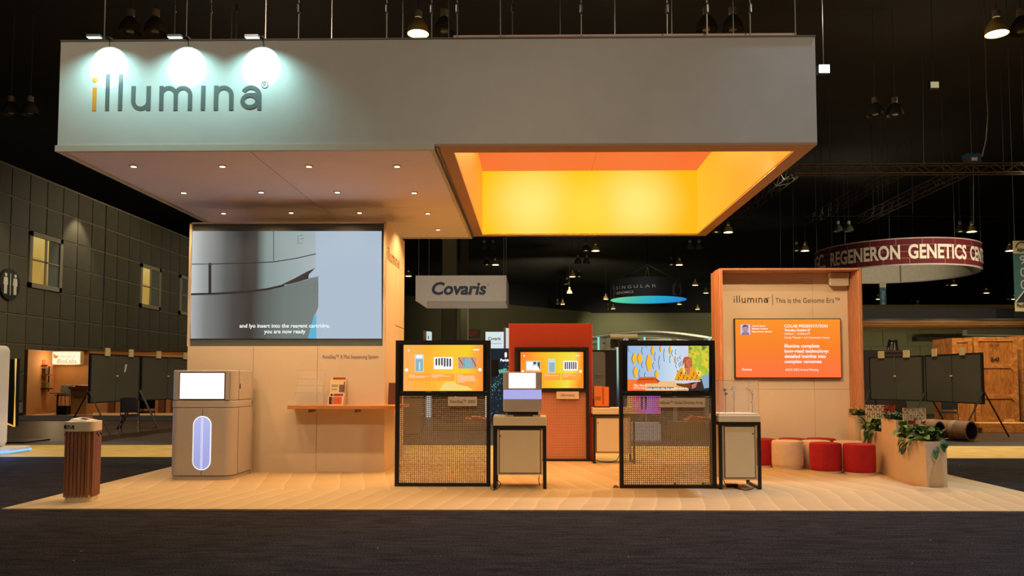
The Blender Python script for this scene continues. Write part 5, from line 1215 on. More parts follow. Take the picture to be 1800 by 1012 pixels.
a, b_, c_, d_ = R(86, 690, 104, 691.5, 31.4); t = thing('round_table', 'small grey pedestal table in front of the grey shell chair', 'table', ((a + b_) / 2, 31.5, .03))
obj('tabletop', B().lathe([(.3, 0), (.3, .03)], ((a + b_) / 2 + .1, 31.5, c_), 20), gc, t); obj('stem', B().lathe([(.18, 0), (.03, .03), (.03, c_ - .03)], ((a + b_) / 2 + .1, 31.5, .03), 12), gc, t)
# dark screen edge-on and glowing column at far left
Yk = 19.0; t = thing('slanted_screen', 'tall black screen panel with thin yellow lit edge at far left', 'screen', (P(20, 700, Yk).x, Yk, .35))
q = [P(13.5, 632, Yk), P(28, 630, Yk - 1.2), P(25, 749, Yk - 1.2), P(12, 744, Yk)]
b = B().loft([[q[3], q[2], q[2] + Vector((.03, .1, 0)), q[3] + Vector((.03, .1, 0))], [q[0], q[1], q[1] + Vector((.03, .1, 0)), q[0] + Vector((.03, .1, 0))]]); obj('panel', b, blackp, t)
obj('lit_edge', B().tube([q[1], q[2], q[3]], .022, 5), emit('edge_yellow', (250, 190, 90), .9), t)
obj('stand_foot', B().box(q[3].x - .2, q[2].x + .1, Yk - 1.0, Yk, 0.002, .03).box(q[3].x, q[3].x + .05, Yk - .5, Yk - .45, .03, q[3].z + .1), blackp, t)
Yl = 15.6; a, b_, c_, d_ = R(-60, 606, 14.5, 800, Yl + .4); d_ = P(8, 606, Yl).z
t = thing('glowing_column', 'white rounded booth column at the far left edge with glowing base', 'column', ((a + b_) / 2, Yl, 0))
obj('shaft', B().slab(rrect(a, b_, .1, d_, .12), Yl, Yl + .4), white, t, smooth=True)
obj('lit_face', B().slab(rrect(a + .05, b_ - .13, .3, d_ - .06, .1), Yl - .012, Yl), emit('column_face', (150, 160, 200), .6), t)
obj('base', B().prism(rrect(a, P(27, 790, Yl).x, Yl - .3, Yl + .6, .2), 0.002, .1), white, t)
obj('base_glow', B().prism(rrect(a - .02, P(27, 790, Yl).x + .02, Yl - .32, Yl + .62, .2), .03, .06), emit('base_glow', (120, 190, 255), 1.4), t)
light('column_glow_light', 'POINT', (P(20, 790, 15).x, 14.9, .25), 12, (.15, .3, 1.0), size=.15)
light('column_glow_light', 'POINT', (P(16, 790, 16).x + .1, 16.5, .5), 5, (1, .75, .35), size=.15)
light('left_carpet_fill', 'POINT', (-9.5, 11.5, 2.2), 30, (.35, .5, 1), size=.3)

# ================================================================ RIGHT BACKGROUND
def crateobj(x0, x1, yt, Y, label, mark=False, depth=1.2):
    a, b_, _, d_ = R(x0, yt, x1, 749, Y)
    t = thing('wooden_crate', label, 'crate', ((a + b_) / 2, Y, 0))
    obj('body', B().box(a, b_, Y + .03, Y + depth, .16, d_), crate, t)
    w = .13; h = d_ - .16
    for za in (.16, .16 + h * .27, .16 + h * .63, d_ - w): obj('batten', B().box(a + w, b_ - w, Y, Y + .03, za, za + w), crateframe, t)
    for xa in (a, b_ - w): obj('batten', B().box(xa, xa + w, Y, Y + .03, .16, d_), crateframe, t)
    for xa in (a, (a + b_) / 2 - .08, b_ - .16): obj('skid', B().box(xa, xa + .16, Y + .03, Y + depth, 0, .16), crateframe, t)
    if mark:
        b = B(); ptext(b, 'derse', 1739, 1757, 607, 602, Y - .003); ptext(b, 'METALL', 1739, 1757, 612, 609.5, Y - .003)
        obj('stencil', b, mat('stencil_dark', (92, 52, 26), .7, var=0), t)
        obj('number_stencil', ptext(B(), 'II-43', 1742, 1757, 634, 628, Y - .003, bold=.05), mat('stencil_black', (50, 30, 16), .7, var=0), t)
        q = R(1765.5, 736.5, 1783.5, 745, Y - .006); obj('name_plate', B().box(q[0], q[1], Y - .008, Y - .0005, q[2], q[3]), mat('plate_yellow', (226, 170, 70), .6), t)
        obj('plate_lettering', ptext(B(), 'derse', 1767.5, 1780, 743, 738.5, Y - .0095), ink, t)
        for zc in (.16 + h * .27, .16 + h * .63):
            obj('gusset', B().slab([(b_ - .28, zc + .065), (b_ - .02, zc + .3), (b_ - .02, zc - .2)], Y - .012, Y), crateframe, t)
    return t
crateobj(1714, 1790, 592, 24.4, 'tall plywood crate with stencilled lettering behind the right poster board', True)
crateobj(1676, 1711, 594, 24.4, 'plywood crate partly hidden left of the stencilled crate')
crateobj(1793, 1850, 590, 25.0, 'dark plywood crate cut off by the right edge of the photo')
g = G(1733, 768); a, b_, c_, d_ = R(1728, 751, 1850, 766, 21.8)
for k, (dz, lb) in enumerate(((0, 'lower long wooden board pack on the floor in front of the crates'), (.13, 'upper long wooden board pack with faint lettering in front of the crates'))):
    t = thing('board_pack', lb, 'boards', ((a + b_) / 2, 21.8, dz)); obj('boards', B().box(a - .1 * k, b_, 21.8 + .03 * k, 22.5, dz + .001, dz + .125), crateframe, t, bevel=.005)
    if k: obj('lettering', ptext(B(), 'Freeman', 1730, 1762, 757, 753, 21.82), mat('stencil_dark', (92, 52, 26), .7, var=0), t)
tb = mat('cardboard_tube', (130, 94, 66), .7, var=.25, scale=3); tin = mat('tube_inside', (34, 24, 18), .8)
for (px, py, r, Yf, dx, dy, lb) in ((1708, 759, .23, 18.9, -1.1, 2.2, 'large cardboard tube lying on the floor, right one of two'), (1652, 757.5, .225, 19.1, -1.3, 2.2, 'large cardboard tube lying on the floor, left one behind the planter leaves')):
    xc = P(px, py, Yf).x; d = Vector((dx, dy, 0)).normalized(); n = Vector((-d.y, d.x, 0)); u = Vector((0, 0, 1)); L = 2.6
    t = thing('cardboard_tube', lb, 'tube', (xc, Yf, 0.002)); N = 28
    ring = lambda c0, rr: [c0 + n * math.cos(2 * PI * i / N) * rr + u * math.sin(2 * PI * i / N) * rr for i in range(N)]
    A_ = Vector((xc, Yf, r + .004)); Bq = A_ + d * L
    obj('tube', B().loft([ring(A_, r * .86), ring(A_, r), ring(Bq, r), ring(Bq, r * .86)], 0, False), tb, t, smooth=True)
    obj('inner_face', B().loft([ring(A_, r * .86), ring(Bq, r * .86)], 0, False), tin, t, smooth=True)
    bw_ = B()
    for k in (.35, .9, 1.6, 2.2): bw_.loft([ring(A_ + d * k, r + .004), ring(A_ + d * (k + .05), r + .006), ring(A_ + d * (k + .1), r + .004)], 0, False)
    obj('tape_bands', bw_, mat('tape_tan', (156, 120, 90), .6), t, smooth=True, kind='stuff')
# black ladder and dark cabinet behind the board
Yz = 27.5; a, b_, c_, d_ = R(1560, 597, 1580, 617, Yz)
t = thing('step_ladder', 'top of a black step ladder above the left one of the right-hand boards', 'ladder', ((a + b_) / 2, Yz, 0))
xm = (a + b_) / 2
for s_ in (-1, 1): obj('stile', B().bar((xm + s_ * .1, Yz, d_), (xm + s_ * .38, Yz - .1, 0.01), .04), blackp, t); obj('rear_stile', B().bar((xm + s_ * .08, Yz + .1, d_), (xm + s_ * .3, Yz + 1.0, 0.01), .03), blackp, t)
for k in range(7): obj('step', B().box(xm - .12 - .035 * k, xm + .12 + .035 * k, Yz - .08, Yz + .08, d_ - .1 - .38 * k, d_ - .03 - .38 * k), blackp, t)
a, b_, c_, d_ = R(1520, 615, 1590, 700, 26.8); t = thing('dark_case', 'dark brown slatted case behind the left one of the right-hand boards', 'case', ((a + b_) / 2, 26.8, 0))
obj('body', B().box(a, b_, 26.8, 27.3, 0, d_), mat('case_dark', (34, 22, 20), .6), t)
for k in range(6): obj('slat', B().box(a + .5, b_, 26.77, 26.8, d_ - .08 - .16 * k, d_ - .02 - .16 * k), mat('case_slat', (62, 30, 24), .6), t)

# ================================================================ CENTRE BACKGROUND
def lcol(x0, y0, x1, y1, Y, label, side=.12):
    a, b_, _, d_ = R(x0, y0, x1, y1, Y); t = thing('lit_totem', label, 'sign', ((a + b_) / 2, Y, 0)); m = a + (b_ - a) * .45
    obj('side', B().box(a, m, Y, Y + .5, 0, d_), mat('totem_side', (128, 112, 92), .6), t); obj('lit_face', B().box(m, b_, Y, Y + .5, 0, d_ - .03), emit('totem_white', (214, 226, 226), .9), t)
    return t
t = lcol(744, 581, 756, 640, 30, 'small white lit totem above the left screen stand')
obj('lettering', ptext(B(), 'I', 752.3, 753.8, 596, 590, 29.99), ink, t)
lcol(885, 575, 894, 640, 31, 'narrow white lit totem left of the red backdrop')
a, b_, c_, d_ = R(853.5, 583, 885, 612, 30); t = thing('lit_poster', 'white lit poster with dark blue wordmark beside the EXIT sign', 'sign', ((a + b_) / 2, 30, c_))
obj('panel', B().box(a, b_, 30, 30.3, 0, d_), emit('poster_white', (220, 234, 236), .95), t); obj('lettering', ptext(B(), 'Covaris', 858, 880, 597.5, 592, 29.99, bold=.02, shear=.1), mat('covaris_blue', (40, 60, 76), .6, var=0), t); obj('small_lettering', ptext(B(), 'The New Science', 860, 882, 604.5, 602, 29.99), greym, t)
a, b_, c_, d_ = R(862, 612, 905, 736, 27.5); t = thing('dark_display', 'dark blue display wall with teal swirl behind the small sequencer', 'display', ((a + b_) / 2, 27.5, 0))
obj('panel', B().box(a, b_, 27.5, 27.8, 0, d_), emit('display_navy', (22, 36, 48), .8), t)
obj('monitor', B().box(P(864, 640, 27.4).x, P(876, 640, 27.4).x, 27.44, 27.5, P(870, 661, 27.4).z, P(870, 632, 27.4).z), blackp, t)
b = B(); rnd = random.Random(4); y = 27.49
for k in range(150):
    u = rnd.random(); px = 863 + 30 * u + rnd.uniform(-5, 5); py = 682 - 42 * u ** 1.4 + rnd.uniform(-6, 6) + (0 if k % 3 else rnd.uniform(5, 50)); s_ = rnd.uniform(.5, 1.2)
    if 862 < px < 897: pq(b, [(px, py - s_), (px + s_ * .8, py), (px, py + s_), (px - s_ * .8, py)], y - .001, k % 3)
ptext(b, 'Perkin', 879.5, 895, 635, 630.5, y - .002, 3, bold=.04); pq(b, rrect(887, 891, 619, 628, 1.5, 3), y - .002, 3)
pq(b, [(876, 650), (890, 647), (892, 653), (878, 656)], y - .0005, 2)
obj('display_print', b, [emit('teal_a', (70, 160, 170), .9), emit('teal_b', (34, 100, 112), .9), emit('teal_c', (120, 190, 170), .8), pics[0]], t)
# silver-framed booth with round canopy
Ym = 26.0; b = B()
t = thing('silver_canopy_booth', 'silver arched truss canopy of the booth behind the right screen stand', 'booth', (P(1146, 600, Ym).x, Ym, 0))
pl = [(P(1032 + 22 * k, 0, Ym).x, 0) for k in range(11)]
def arch(y0, bow, Y, r): 
    pts = []
    for k in range(15):
        px = 1028 + 222 * k / 14; pts.append(P(px, y0 - bow * math.sin(PI * k / 14) + 0, Y))
    return pts
alu = mat('brushed_alu', (176, 178, 168), .35, .6, var=.05)
obj('arch_tube', B().tube(arch(596, 12, Ym, .05), .07, 8), alu, t, smooth=True); obj('arch_tube', B().tube(arch(604, 6, Ym, .05), .05, 8), alu, t, smooth=True)
obj('arch_tube', B().tube([p + Vector((0, 1.5, 0)) for p in arch(600, 10, Ym, .05)], .05, 8), alu, t, smooth=True)
for px in (1055, 1068, 1131, 1185, 1240):
    p = P(px, 594, Ym); obj('post', B().box(p.x - .07, p.x + .07, Ym - .06, Ym + .06, 0, p.z), alu, t)
for px in (1052, 1133, 1247):
    p0, p1 = P(px, 592, Ym - .1), P(px, 616, Ym - .1); obj('lit_strip', B().box(p0.x - .03, p0.x + .03, Ym - .12, Ym - .08, p1.z, p0.z), emit('aqua_strip', (150, 226, 210), 1), t)
a, b_, c_, d_ = R(1073, 587, 1120, 597, Ym - .3); obj('roll_sign', B().tube([(a, Ym - .3, (c_ + d_) / 2), (b_, Ym - .3, (c_ + d_) / 2)], (d_ - c_) / 2, 12), mat('roll_cream', (226, 200, 150), .5), t, smooth=True)
obj('lettering', ptext(B(), 'Gl', 1096, 1104, 599, 595, Ym - .45), pics[0], t)
obj('header_board', B().box(P(1073, 600, Ym).x, P(1120, 600, Ym).x, Ym - .1, Ym - .05, P(1096, 612, Ym).z, P(1096, 596, Ym).z), mat('header_dark', (70, 62, 50), .5), t)
a, b_, c_, d_ = R(1041, 615, 1084, 720, 23); t = thing('information_kiosk', 'black kiosk with grey rounded screen behind the rear counter', 'kiosk', ((a + b_) / 2, 23, 0))
obj('body', B().box(a, b_, 23, 23.4, 0, d_), blackp, t); q = R(1030, 618, 1064, 700, 22.98)
obj('panel', B().slab(rrect(q[0], q[1], q[2], q[3], .09), 22.96, 23), mat('kiosk_grey', (120, 108, 98), .5), t)
b = B(); ptext(b, 'Powered by', 1044, 1060, 661, 658.5, 22.955); ptext(b, 'genomics', 1046, 1057, 664.5, 662, 22.955); ptext(b, 'Learn more', 1047, 1056, 672, 670, 22.955); obj('lettering', b, ink, t)
a, b_, c_, d_ = R(1084, 610, 1104, 700, 24); t = thing('aqua_poster', 'pale aqua lit poster left of the right screen stand', 'poster', ((a + b_) / 2, 24, 0))
aq = emit_ramp('aqua_poster', [(0, (30, 50, 70)), (.2, (60, 110, 130)), (.45, (130, 190, 186)), (1, (190, 232, 214))], 'Z', .8, 2.4, .9)
obj('panel', B().box(a, b_, 24, 24.1, 0, d_), aq, t); obj('frame', B().box(a - .05, a, 23.98, 24.12, 0, d_).box(b_, b_ + .05, 23.98, 24.12, 0, d_), alu, t)
b = B(); rnd = random.Random(9)
for k in range(26):
    px, py, s_ = rnd.uniform(1086, 1102), 640 + 50 * rnd.random() ** .7, rnd.uniform(.5, 1.3); pq(b, circle(px, py, s_, 7), 23.99, k % 3)
ptext(b, 'V', 1093, 1098, 637, 630, 23.99, 0); obj('poster_print', b, [emit('dot_dark', (40, 70, 90), .8), emit('dot_orange', (240, 130, 60), .9), emit('dot_yellow', (220, 210, 90), .9)], t)
a, b_, c_, d_ = R(1104, 690, 1161, 727, 20.5); t = thing('magenta_screen', 'magenta lit screen seen through the right stand grille', 'screen', ((a + b_) / 2, 20.5, 0.002))
obj('panel', B().box(a, b_, 20.5, 20.6, c_, d_), emit_ramp('magenta', [(0, (250, 180, 60)), (.35, (230, 90, 160)), (.7, (190, 110, 230)), (1, (236, 40, 130))], 'X', -.42, .42, 1.0, noise=.5, nscale=5), t)
obj('foot', B().box((a + b_) / 2 - .03, (a + b_) / 2 + .03, 20.52, 20.58, .002, c_).box((a + b_) / 2 - .25, (a + b_) / 2 + .25, 20.35, 20.8, .002, .03), blackp, t)
xx = (a + b_) / 2
b = B(); [pq(b, [(px, 697), (px + 4, 697), (px + 3, 719), (px, 719)], 20.49, 0) for px in (1127, 1133)]; obj('picture', b, emit('dark_violet', (60, 40, 70), .8), t)
a, b_, c_, d_ = R(1104, 744, 1161, 776, 18.9); tag(obj('white_counter', B().box(a, b_, 18.9, 19.5, .002, d_), emit('white_counter_glow', (176, 170, 168), .6)), 'pale counter block, brightness put in as glow, seen through the right stand grille', 'counter')  # plain white counter; its brightness is put in as emission
for k, (x0, x1, y0, Y, lb) in enumerate(((700, 740, 697, 21.5, 'tan counter block seen through the left stand grille'), (1180, 1240, 742, 20, 'olive low block behind the right stand grille'), (760, 850, 745, 22.5, 'olive low block behind the left stand grille'))):
    a, b_, c_, d_ = R(x0, y0, x1, 760, Y); tag(obj('far_counter', B().box(a, b_, Y, Y + .6, .002, d_), mat('far_counter_%d' % k, ((150, 120, 86), (110, 112, 84), (96, 100, 78))[k], .6)), lb, 'counter')

# ================================================================ HANGING SIGNS IN THE HALL
# brick-print ring
Yr = 40.0; rc = P(1574, 455, Yr); Rr_ = 3.75
ztop = P(1574, 418, Yr - 3.7).z; zbot = P(1574, 464, Yr - 3.7).z
rs = thing('ring_sign', 'huge ring-shaped hanging sign with dark red brick print and white lettering', 'sign', (rc.x, Yr, zbot))
def brickm():
    m = mat('brick_print', (96, 20, 26), .8, var=0); nt = m.node_tree; b = nt.nodes['Principled BSDF']
    tc = nt.nodes.new('ShaderNodeTexCoord'); br = nt.nodes.new('ShaderNodeTexBrick')
    br.inputs['Color1'].default_value = lin((104, 20, 28)); br.inputs['Color2'].default_value = lin((78, 16, 22)); br.inputs['Mortar'].default_value = lin((150, 90, 70))
    br.inputs['Scale'].default_value = 1; br.inputs['Mortar Size'].default_value = .02; br.inputs['Brick Width'].default_value = 1.1; br.inputs['Row Height'].default_value = .3
    nt.links.new(tc.outputs['UV'], br.inputs['Vector']); nt.links.new(br.outputs[0], b.inputs['Base Color'])
    b.inputs['Emission Strength'].default_value = 0; return m
N = 72; b = B()
for i in range(N):
    a0, a1 = 2 * PI * i / N, 2 * PI * (i + 1) / N
    f = lambda a, z: (rc.x + Rr_ * math.sin(a), Yr - Rr_ * math.cos(a), z)
    b.face([f(a0, zbot), f(a1, zbot), f(a1, ztop), f(a0, ztop)])
o = obj('outer_band', b, brickm(), rs, smooth=True); uv = o.data.uv_layers.new(name='UVMap')
for i in range(N):
    for k, (u, v) in enumerate(((0, 0), (1, 0), (1, 1), (0, 1))): uv.data[i * 4 + k].uv = ((i + u) * 2 * PI / N * Rr_, v * (ztop - zbot))
b = B(); r2 = Rr_ - .05
b.loft([[(rc.x + r2 * math.sin(2 * PI * i / N), Yr - r2 * math.cos(2 * PI * i / N), z) for i in range(N)][::-1] for z in (zbot, ztop)], 0, False); obj('inner_band', b, mat('ring_lining', (206, 196, 170), .8), rs, smooth=True)
b = B()
for z in (zbot, ztop): b.loft([[(rc.x + rr * math.sin(2 * PI * i / N), Yr - rr * math.cos(2 * PI * i / N), z + dz) for i in range(N)] for rr, dz in ((Rr_ + .02, -.02), (Rr_ + .02, .03), (r2 - .02, .03), (r2 - .02, -.02))], 0, False)
obj('rim', b, mat('ring_rim', (190, 170, 160), .6), rs)
b = B(); wrap = lambda p: (rc.x + (Rr_ + .03) * math.sin(p[0]), Yr - (Rr_ + .03) * math.cos(p[0]), p[2])
zl0, zl1 = zbot + (ztop - zbot) * .23, zbot + (ztop - zbot) * .74
for s_, a0, a1 in (('RGC.', -84, -55), ('REGENERON', -49, 3), ('GENETICS', 8, 51), ('CENTER', 55, 88)):
    text(b, s_, math.radians(a0 - 24.4), math.radians(a1 - 24.4), zl0, zl1 + (.06 if s_ == 'RGC.' else 0), 0, 0, bold=.03, fn=wrap)
obj('lettering', b, mat('ring_letter', (236, 222, 200), .7, var=0), rs)
for i in range(8):
    a0 = 2 * PI * i / 8 + .3; x, y = rc.x + r2 * math.sin(a0), Yr - r2 * math.cos(a0)
    if i % 2: obj('brace', B().box(x - .03, x + .03, y - .03, y + .03, zbot, ztop), greym, rs)
    obj('wire', B().tube([(x, y, ztop), (x, y, 14.0)], .012, 4), greym, rs)
light('ring_light', 'SPOT', (rc.x + 2, 28, 4.0), 4200, (1, .86, .66), (rc.x, Yr, 7.2), .2, 40, .6)
# rectangular white box sign
Yc_ = 30.0; a, b_, c_, d_ = R(730.5, 484, 890, 529, Yc_); Yb_ = 33.2
cs = thing('box_sign', 'square white hanging box sign with dark blue italic wordmark', 'sign', ((a + b_) / 2, Yc_, c_)); wf = mat('sign_cloth', (206, 196, 182), .85, var=.02)
obj('front_panel', B().box(a, b_, Yc_, Yc_ + .04, c_, d_), wf, cs); obj('back_panel', B().box(a, b_, Yb_ - .04, Yb_, c_, d_), wf, cs)
obj('side_panel', B().box(a, a + .04, Yc_ + .04, Yb_ - .04, c_, d_), wf, cs); obj('side_panel', B().box(b_ - .04, b_, Yc_ + .04, Yb_ - .04, c_, d_), wf, cs)
obj('lettering', ptext(B(), 'Covaris', 759, 855, 517, 496.5, Yc_ - .01, shear=.18, bold=.035), mat('covaris_navy', (34, 50, 68), .6, var=0), cs)
q = P(858, 500, Yc_); b = B(); stroke(b, circle(q.x, q.z, .035, 10), .01, Yc_ - .012, Yc_ - .004, 0, True); obj('registered_mark', b, MC['covaris_navy'], cs)
for xx in (a + .1, b_ - .1):
    for yy in (Yc_ + .1, Yb_ - .1): obj('wire', B().tube([(xx, yy, d_), (xx, yy, 14.0)], .01, 4), greym, cs)
light('box_sign_light', 'SPOT', (P(810, 500, 22).x, 21, 3.2), 1000, (1, .86, .74), ((a + b_) / 2, Yc_, (c_ + d_) / 2), .15, 32, .7)
# drum sign
Yd_ = 45.0; dc = P(1139.5, 515, Yd_); Rd = 67 / F * Yd_; zt2, zb2 = P(1139, 494, Yd_).z, P(1139, 526.5, Yd_).z
ds = thing('drum_sign', 'black round hanging drum sign with glowing blue-green underside', 'sign', (dc.x, Yd_, zb2))
obj('drum', B().lathe([(Rd, 0), (Rd, zt2 - zb2)], (dc.x, Yd_, zb2), 64), mat('drum_black', (26, 26, 26), .7), ds, smooth=True)
gb = emit_ramp('drum_glow', [(0, (110, 214, 150)), (.3, (70, 190, 170)), (.55, (40, 170, 200)), (1, (30, 120, 210))], 'X', -Rd, Rd, 1.0)
obj('glowing_underside', B().lathe([(Rd * .985, -.03), (Rd * .985, -.001)], (dc.x, Yd_, zb2), 64), gb, ds)
b = B(); wr2 = lambda p: (dc.x + (Rd + .02) * math.sin(p[0]), Yd_ - (Rd + .02) * math.cos(p[0]), p[2])
def dz(py): return P(1120, py, Yd_ - Rd).z
A_ = lambda px: math.asin(max(-1, min(1, (px - 1139.5) / 68))) - .15
text(b, 'SINGULAR', A_(1085), A_(1153), dz(505), dz(499.5), 0, 0, space=1.5, fn=wr2); text(b, 'GENOMICS', A_(1085), A_(1115), dz(513.5), dz(509.5), 0, 0, bold=.02, fn=wr2)
for cxp in (1189, 1077):
    for rr in (.36, .26):
        c0 = A_(cxp); n0 = len(b.v); stroke(b, [(c0 + rr / Rd * math.cos(t_) , dz(508) + rr * 1.2 * math.sin(t_)) for t_ in [math.radians(q) for q in range(100, 261, 16)]], .03 / Rd, -.01, 0)
        stroke(b, [(c0 + rr / Rd * math.cos(t_) , dz(508) + rr * 1.2 * math.sin(t_)) for t_ in [math.radians(q) for q in range(-70, 71, 14)]], .03 / Rd, -.01, 0)
        for i in range(n0, len(b.v)): b.v[i] = wr2(b.v[i])
obj('lettering', b, mat('drum_letter', (190, 184, 176), .6, var=0), ds)
ap = P(1138, 465, Yd_)
for px in (1088, 1193): q = P(px, 494, Yd_); obj('sling', B().tube([q, ap], .03, 5), greym, ds)
for px in (1133, 1142): q = P(px, 490, Yd_); obj('chain', B().tube([q, P(1138, 468, Yd_), (ap.x, ap.y, 9.5)], .025, 5), steel, ds)
obj('hoist_wire', B().tube([(ap.x, ap.y, 9.5), (ap.x, ap.y, 14.0)], .012, 4), greym, ds)
light('drum_sign_light', 'SPOT', (dc.x - 3, 36, 5), 700, (1, .95, .9), (dc.x, Yd_, 5.9), .15, 40, .6)
# aisle banners
tealb = mat('banner_teal', (64, 108, 116), .8, var=.05); bannerc = mat('banner_cream', (206, 196, 160), .8)
def banner(x0, x1, y0, y1, Y, label, s_, caps, zones, rot):
    a, b_, c_, d_ = R(x0, y0, x1, y1, Y); t = thing('aisle_banner', label, 'banner', ((a + b_) / 2, Y, c_)); H = d_ - c_
    for (u, v, m) in zones: obj('panel', B().box(a, b_, Y, Y + .03, c_ + H * u, c_ + H * v), m, t)
    b = B()
    if rot:
        zc = [c_ + H * .72, c_ + H * .08]
        f = lambda p: (a + (b_ - a) * .25 + (p[2]), Y - .01, p[0]); 
        text(b, s_, -zc[0], -zc[1], 0, (b_ - a) * .42, 0, 0, fn=lambda p: (a + (b_ - a) * .28 + p[2], Y - .01, -p[0]))
    else:
        for k, ch_ in enumerate(s_): text(b, ch_, a + (b_ - a) * .36, a + (b_ - a) * .68, c_ + H * (.665 - .175 * k), c_ + H * (.665 - .175 * k + .125), Y - .01)
    obj('lettering', b, mat('banner_letter', (206, 212, 206), .7, var=0), t)
    for xx in (a + .05, b_ - .05): obj('wire', B().tube([(xx, Y, d_), (xx, Y, 14.0)], .012, 4), greym, t)
    return t, (a, b_, c_, d_)
banner(1546.5, 1558, 495, 551, 44, 'narrow teal aisle banner reading 700/800 below the ring sign', '700/800', 0, ((0, .82, tealb), (.82, 1, bannerc)), True)
t, q = banner(1783, 1812, 423, 547, 26, 'large teal aisle banner reading 900 at the right edge', '900', 0, ((0, .13, bannerc), (.13, .82, tealb), (.82, 1, bannerc)), False)
a, b_, c_, d_ = q
obj('navy_corner', B().slab([(a, c_ + (d_ - c_) * .13), (b_, c_ + (d_ - c_) * .13), (b_, c_ + (d_ - c_) * .42)], 25.98, 25.995), mat('banner_navy', (20, 44, 74), .8), t)
b = B(); stroke(b, [(a, c_ + (d_ - c_) * .13), (b_, c_ + (d_ - c_) * .42)], .03, 25.97, 25.98); obj('stripe', b, paper, t)
b = B(); cx2, cz2 = (a + b_) / 2, c_ + (d_ - c_) * .9
stroke(b, circle(cx2, cz2, .19, 20)[:11], .03, 25.97, 25.99); text(b, 'ASHG', cx2 - .17, cx2 + .17, cz2 - .12, cz2 - .02, 25.98, bold=.03); text(b, 'PacBio', a + .04, a + .42, c_ + .14, c_ + .24, 25.98, bold=.04)
obj('crest', b, mat('crest_dark', (70, 70, 50), .7, var=0), t)

# ================================================================ HALL LAMPS, TRUSSES, PIPES
glassd = mat('lamp_glass', (92, 90, 84), .25, .2, var=.1); sock = mat('lamp_socket', (160, 152, 132), .5)
bulb = emit('bulb_lit', (255, 244, 205), 14); bulbh = emit('bulb_half', (226, 196, 130), 1.2); bulbo = mat('bulb_off', (150, 146, 130), .2, var=0)
def bay(lit, label, loc):
    t = thing('high_bay_lamp', label, 'lamp', loc)
    obj('socket', B().lathe([(.07, .3), (.1, .34), (.1, .5), (.06, .52)], (0, 0, 0), 10), sock, t, W=False)
    obj('shade', B().lathe([(.28, -.12), (.28, -.04), (.24, .1), (.14, .25), (.08, .31)], (0, 0, 0), 20, 0, False), glassd if lit < 2 else mat('lamp_glass_lit', (230, 200, 130), .3), t, W=False, smooth=True)
    obj('bulb', B().lathe([(.02, -.11), (.2 if lit == 2 else .1, -.09), (.22 if lit == 2 else .1, .0), (.05, .12)], (0, 0, 0), 16), (bulbo, bulbh, bulb)[lit], t, W=False, smooth=True)
    obj('hanger', B().tube([(0, 0, .5), (0, 0, 3.64)], .012, 4), greym, t, W=False)
    return t
protos = {}
